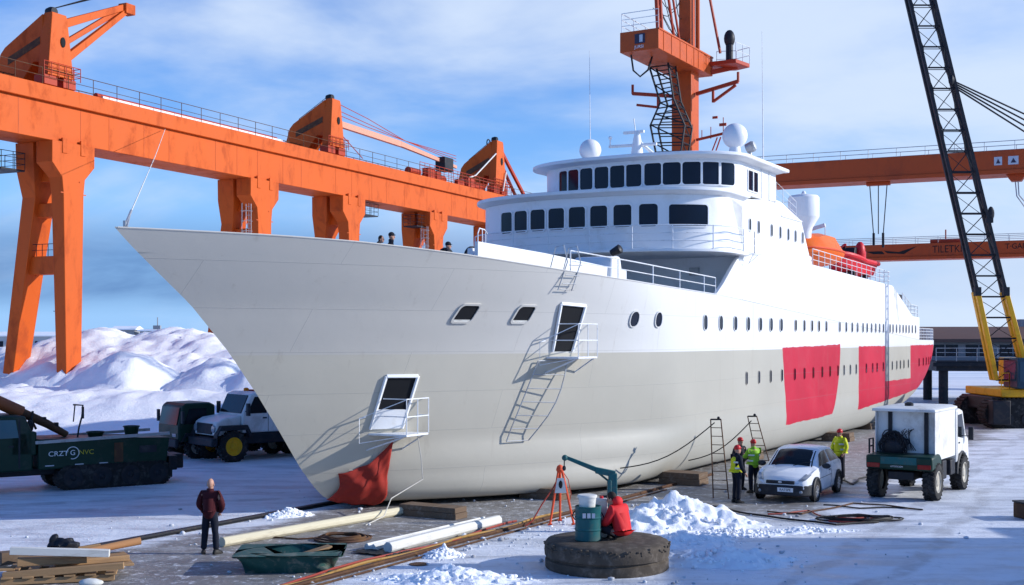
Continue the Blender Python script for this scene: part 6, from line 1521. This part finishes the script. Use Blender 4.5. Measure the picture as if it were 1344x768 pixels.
def block(label, u, v, L, w_, h_, rz=0, m=m_timber):
    t = on_ship('keel_block', label, 'timber block', u, v, 0, None, rz)
    mb = MB(); mb.b2(-w_ / 2, w_ / 2, -L / 2, L / 2, 0, h_ * .52); P('timber', mb, m, t, bevel=.015)
    mb = MB(); mb.b2(-w_ / 2 + .02, w_ / 2 + .01, -L / 2 + .03, L / 2 + .02, h_ * .525, h_); P('timber', mb, m, t, bevel=.015)
block('brown timber keel block under the bow, near the rounded white beam', .15, 3.35, 1.9, .62, .32)
block('timber keel block behind the tall leaning ladder', 10.9, 6.55, 1.5, .85, .42)
block('timber keel block far aft, seen between the worker in yellow and the service truck', 31.3, 6.4, 1.4, .9, .42)
block('timber keel block deep under the hull amidships', 20.5, 5.3, 1.6, .8, .34)
block('timber keel block beneath the bow quarter, half in shadow behind the jib hoist', 5.2, 4.2, 1.5, .7, .34)
block('timber keel block under the stern, farthest from us', 40, 5.2, 1.6, .8, .35)
# green tray
ty = T('mortar_tray', 'weathered dark green plastic tray with a plank in it, in the left foreground', 'tray', (-4.82, 26.6, 0), R(4))
def rr2(w_, h_, z): return [V((q[0], q[1], z)) for q in rrect(w_, h_, .12, 4)]
mb = MB(); mb.loft([rr2(1.85, 1.15, .0), rr2(2.2, 1.5, .36), rr2(2.34, 1.64, .37), rr2(2.34, 1.64, .40), rr2(2.16, 1.46, .395), rr2(1.8, 1.1, .05)]); P('tub', mb, mat('tray_green', (.018, .085, .075), .5, var=.3, vs=3, dirt=(.30, .27, .22), damt=.6, ds=3.5), ty, angle=30)
pk = T('plank', 'weathered plank lying slantwise inside the green tray', 'plank', (-4.75, 26.65, .08), R(30))
mb = MB(); mb.b2(-.75, .85, -.13, .13, 0, .05, M.Rotation(R(-12), 4, 'Y')); P('board', mb, m_wood, pk, bevel=.008)
for p in pk.children: p.location = (0, 0, .12)
# coil
cl = T('rope_coil', 'dark coil of hose lying on the slipway between the tray and the white beams', 'hose coil', (-4.22, 30.4, 0))
mb = MB()
for k in range(4):
    ph = k * 1.7; mb.tube([((.62 - .07 * k) * math.cos(q + ph) * 1.1 + .05 * math.sin(3 * q), (.62 - .07 * k) * math.sin(q + ph) + .04 * math.cos(2 * q), .03 + .035 * k * .7 + .012 * math.sin(4 * q)) for q in [i * .2618 for i in range(24)]], .026, 6, closed=True)
P('coil', mb, m_rusty, cl)
mb = MB(); mb.tube([(-.6, .1, .03), (-1.1, -.1, .03), (-1.7, .15, .03), (-2.1, .1, .03)], .022, 6); P('tail', mb, m_rusty, cl)
wr = on_ship('rope', 'pale rope trailing from the lower balcony over the tarpaulin to the ground', 'rope', 0, 0, 0)
mb = MB(); p0 = hull_surf(.6, 2.25)(0, 0)[0]
mb.tube([p0 + V((0, -.5, 0)), p0 + V((.12, -.55, -.7)), p0 + V((.10, -.62, -1.3)), V((-.4, -2.3, .5)), V((-1.3, -2.7, .14)), V((-2.2, -2.75, .02))], .016, 6); P('rope', mb, m_ropew, wr)
w2 = on_ship('rope', 'thin loop of cord hanging on the bow beside the tarpaulin', 'rope', 0, 0, 0)
mb = MB(); pts = []
for q in range(9):
    s_ = q / 8; u_ = .4 - .85 * s_; z_ = 2.3 - 1.05 * s_ - .35 * math.sin(math.pi * s_); pp, nn = hull_surf(u_, z_)(0, 0); pts.append(pp + nn * .05)
mb.tube(pts, .012, 5); P('rope', mb, m_ropew, w2)

# stacked pallet wood in the near left corner
PC = V((-9.45, 25.6, 0)); PR_ = R(14)
def board(name, label, cat, x, y, z, L, w_, h_, rz, m=m_wood, tilt=0.):
    p = PC + M.Rotation(PR_, 3, 'Z') @ V((x, y, z)); t = T(name, label, cat, p, PR_ + rz)
    mb = MB(); mb.b2(-L / 2, L / 2, -w_ / 2, w_ / 2, 0, h_, M.Rotation(tilt, 4, 'Y')); P('board', mb, m, t, bevel=.008); return t
pal = T('pallet', 'worn timber pallet at the bottom of the wood pile in the lower left corner', 'pallet', PC, PR_)
for k in range(3):
    mb = MB(); mb.b2(-1.1, 1.1, -.75 + .68 * k, -.62 + .68 * k, .02, .14); P('stringer', mb, m_wood, pal, bevel=.008)
for k in range(6):
    mb = MB(); mb.b2(-1.08 + .4 * k, -.86 + .4 * k, -.8, .8, .145, .185); P('slat', mb, m_wood, pal, bevel=.006)
mb = MB(); mb.b2(-1.35, 1.45, -.9, -.74, .19, .30, M.Rotation(R(-3), 4, 'Y')); 
board('plank', 'long raw plank across the front of the wood pile, second from the ground', 'plank', .12, -.72, .20, 2.35, .16, .13, R(-2), m_wood, R(-3))
board('plank', 'wide flat board on the pallet, at the right end of the wood pile', 'plank', .65, .1, .19, 1.5, .7, .05, R(12))
board('timber_block', 'thick timber block end in the middle of the wood pile', 'timber', -.15, -.3, .34, 1.35, .3, .16, R(4), m_wood)
board('timber_block', 'short timber block with torn end on the left of the wood pile', 'timber', -.95, .05, .34, .55, .3, .24, R(20), m_timber)
board('plank', 'thin board at the left edge of the wood pile', 'plank', -1.2, -.35, .26, .65, .3, .05, R(6))
board('plank', 'stack of two weathered boards on the right half of the wood pile', 'plank', .55, .25, .25, 1.5, .55, .12, R(16))
board('plank', 'white painted square beam lying on top of the wood pile', 'plank', .02, -.52, .54, 1.95, .15, .15, R(-4), m_pale, R(3.2))
board('plank', 'short raw batten on top of the wood pile, behind the rag', 'plank', .35, .3, .50, .8, .1, .08, R(14), m_wood, R(-4))
lgp = T('log', 'peeled round pole sticking out on top of the wood pile at the right', 'pole', PC + V((.85, .55, .52)), R(30))
mb = MB(); mb.tube([(-.55, 0, -.04), (.62, 0, .10)], [.07, .085], 12); P('pole', mb, mat('peeled_wood', (.50, .24, .10), .7, var=.2, bump=.4, stretch=(.3, 3, 3)), lgp)
rg = T('rag', 'crumpled black rag on top of the wood pile', 'rag', PC + V((-.02, .2, .58)), 0)
mb = MB(); mb.ell((0, 0, .07), (.33, .17, .13), 28, 18); mb.ell((-.22, .02, .15), (.10, .09, .13), 16, 10)
for i, p in enumerate(mb.v):
    q = V(p); mb.v[i] = q + V((noise.noise(q * 9), noise.noise(q * 9 + V((4, 0, 0))), noise.noise(q * 9 + V((0, 7, 0))))) * .06
P('cloth', mb, m_black, rg, angle=60)
rk = T('stone', 'pale rounded stone at the foot of the wood pile', 'stone', PC + V((.95, -1.0, .03)), 0)
mb = MB(); mb.ell((0, 0, .05), (.24, .14, .09), 20, 12)
for i, p in enumerate(mb.v): q = V(p); mb.v[i] = q * (1 + .12 * noise.noise(q * 9))
P('stone', mb, m_pale, rk, angle=80)

# ladders leaning on the hull
def lean_ladder(label, base, top, w_, n):
    t = T('ladder', label, 'ladder', base, 0); m_steel = m_rusty; b = V((0, 0, 0)); tp = V(top) - V(base); sd = V((.95, -.3, 0)).normalized() * w_ / 2
    for s in (-1, 1):
        mb = MB(); mb.tube([b + sd * s * 1.15, tp + sd * s * .8], .02, 6); P('rail', mb, m_steel, t)
    for k in range(1, n):
        mb = MB(); q = k / n; c = b.lerp(tp, q); mb.tube([c - sd * (1.15 - .35 * q), c + sd * (1.15 - .35 * q)], .014, 6); P('rung', mb, m_steel, t)
    mb = MB(); mb.box(tp + V((0, -.03, .0)), (w_ * .8, .05, .05)); mb.ell(tp + V((.08, -.05, .05)), .05, 8, 6); P('top_clamp', mb, m_black, t)
lean_ladder('tall aluminium ladder leaning on the hull, left of the worker in yellow and navy', (6.55, 38.2, 0), (6.72, 40.2, 2.35), .42, 9)
lean_ladder('aluminium ladder leaning on the hull behind the worker in yellow-green', (8.9, 42.3, 0), (8.55, 43.4, 2.25), .40, 9)
for lab, a, b, sag in (('black mooring line from the tall leaning ladder to the bilge at its left', (6.66, 40.1, 2.25), (10.2, 0.4), .35), ('second thin line sagging below the top of the rear ladder', (8.5, 43.3, 2.1), (13.6, .5), .3)):
    t = T('line', lab, 'line', a, 0); e_ = W(b[0], half(b[0], b[1] + .3) + .1, b[1]); d_ = e_ - V(a); mb = MB()
    if 'second' in lab: d_ = W(12.0, half(12, .8) + .1, .7) - V(a)
    else: d_ = W(7.6, half(7.6, .8) + .08, .8) - V(a)
    mb.tube([d_ * (i / 10) + V((0, -.03, -sag * math.sin(math.pi * i / 10))) for i in range(11)], .02, 5); P('line', mb, m_cable, t)

# cables on the ground by the car
rnd = random.Random(21)
labs = ['black cable stretched along the edge of the snow in front of the hatchback', 'red-brown cable looping over the ground between the hatchback and the snow', 'black cable curving towards the wheel of the service truck', 'tangled red hose lying in front of the hatchback wheel', 'black hose drooping from the tail of the service truck']
paths = [[(928, 664), (980, 676), (1040, 684), (1100, 690), (1160, 686)], [(1005, 672), (1050, 676), (1095, 668), (1120, 662), (1160, 664), (1205, 670)], [(1080, 664), (1130, 668), (1190, 668), (1215, 671)], [(1010, 676), (1060, 672), (1090, 682), (1150, 680), (1128, 687), (1080, 685)], [(1108, 632), (1120, 637), (1128, 630), (1140, 626)]]
for lab, pth, mm, r_ in zip(labs, paths, (m_cable, m_rusty, m_cable, m_hosered, m_cable), (.03, .024, .024, .022, .03)):
    ps = [gp(*q) for q in pth]; o_ = ps[0]; t = T('cable', lab, 'cable', o_); pts = []
    for a, b in zip(ps, ps[1:]):
        for k in range(8):
            p = a.lerp(b, k / 8); pts.append(p - o_ + V((.10 * noise.noise(p * 1.3), .22 * noise.noise(p * 1.1 + V((5, 2, 0))), r_ + .01)))
    mb = MB(); mb.tube(pts, r_, 6); P('cable', mb, mm, t)
ck = T('cable_coil', 'loose coil of dark red and black cable on the ice before the service truck', 'cable coil', gp(1128, 683))
mb = MB()
for k in range(6):
    ph = rnd.random() * 6; rx = rnd.uniform(.7, 1.25); ry = rnd.uniform(.3, .55); ox = rnd.uniform(-.3, .3)
    mb.tube([(ox + rx * math.cos(q) + .08 * math.sin(3 * q + ph), ry * math.sin(q) + .05 * math.cos(2 * q + ph), .035 + .02 * k * .6 + .01 * math.sin(5 * q)) for q in [i * .2618 for i in range(24)]], .02, 5, closed=True)
P('coil', mb, m_cable, ck)
ec = T('crate', 'dark crate corner just inside the right edge of the picture', 'crate', gp(1352, 682) + V((.25, .2, 0)), R(10))
mb = MB(); mb.b2(-.45, .45, -.4, .4, 0, .42); P('box', mb, m_rusty, ec, bevel=.03)
mb = MB(); mb.b2(-.47, .47, -.42, .42, .425, .47); P('lid', mb, m_black, ec, bevel=.01)
mh_ = T('drain_cover', 'small round dark drain cover in the ice beside the rail', 'drain cover', gp(550, 741))
mb = MB(); mb.lathe([(.22, .004), (.22, .016), (.18, .02), (.002, .02)], 24); P('cover', mb, m_rusty, mh_)

# crumbs of ice and grit trodden over the yard
rnd = random.Random(77); mb = MB()
for k in range(520):
    if k % 3: u_, v_ = rnd.uniform(-10, 6), rnd.choice((rnd.gauss(6.9, .5), rnd.gauss(9.5, 1.8), rnd.gauss(13, 2)))
    else: u_, v_ = rnd.uniform(-12, 10), rnd.uniform(-4, 14)
    p = W(u_, v_, 0); r_ = abs(rnd.gauss(0, .022)) + .008
    if math.hypot(p.x - 2.08, p.y - 26.75) < 1.45: continue
    sb = MB(); sb.ell((0, 0, 0), (r_ * rnd.uniform(.8, 1.5), r_ * rnd.uniform(.8, 1.5), r_ * .8), 6, 4)
    mb.add([(q[0] * rnd.uniform(.75, 1.25) + p.x, q[1] * rnd.uniform(.75, 1.25) + p.y, q[2] + r_ * .5) for q in sb.v], sb.f)
tag(P('ice_crumbs', mb, mat('dirty_ice', (.62, .64, .68), .7, var=.4, vs=.7, dirt=(.2, .19, .19), damt=.8, ds=1.4, bump=.3), angle=60, recalc=False), kind='stuff')

# groups: repeats of one kind
GR = dict(snow_heap='heaps of snow about the yard', jib_crane='jib cranes riding the gantry girder', gantry_crane='orange gantry cranes of the yard', keel_block='timber blocks under the keel', ladder='ladders leaning on the hull',
          slipway_rail='rails of the slipway', beam='pale beams lying on the slipway', plank='planks of the wood pile', timber_block='timber blocks of the wood pile', cable='cables on the ice by the hatchback', hose='hoses lying on the slipway',
          tub='tubs on the tracked hauler', warehouse='warehouses beyond the snow hill', cabin='site cabins beyond the snow hill', lattice_mast='masts on the skyline', rope='ropes hanging on the bow', line='lines hanging from the leaning ladders', winch_unit='winches on the gantry girders', whip_antenna='whip antennas')
for o in list(COL.objects):
    if o.parent or not o.get('label'): continue
    k_ = o.name.split('.')[0]
    if k_ in GR: o['group'] = GR[k_]
    if k_ == 'person':
        l_ = o['label']
        if l_.startswith('worker'): o['group'] = 'yard workers by the hatchback'
        elif l_.startswith('deckhand'): o['group'] = 'deckhands on the foredeck'
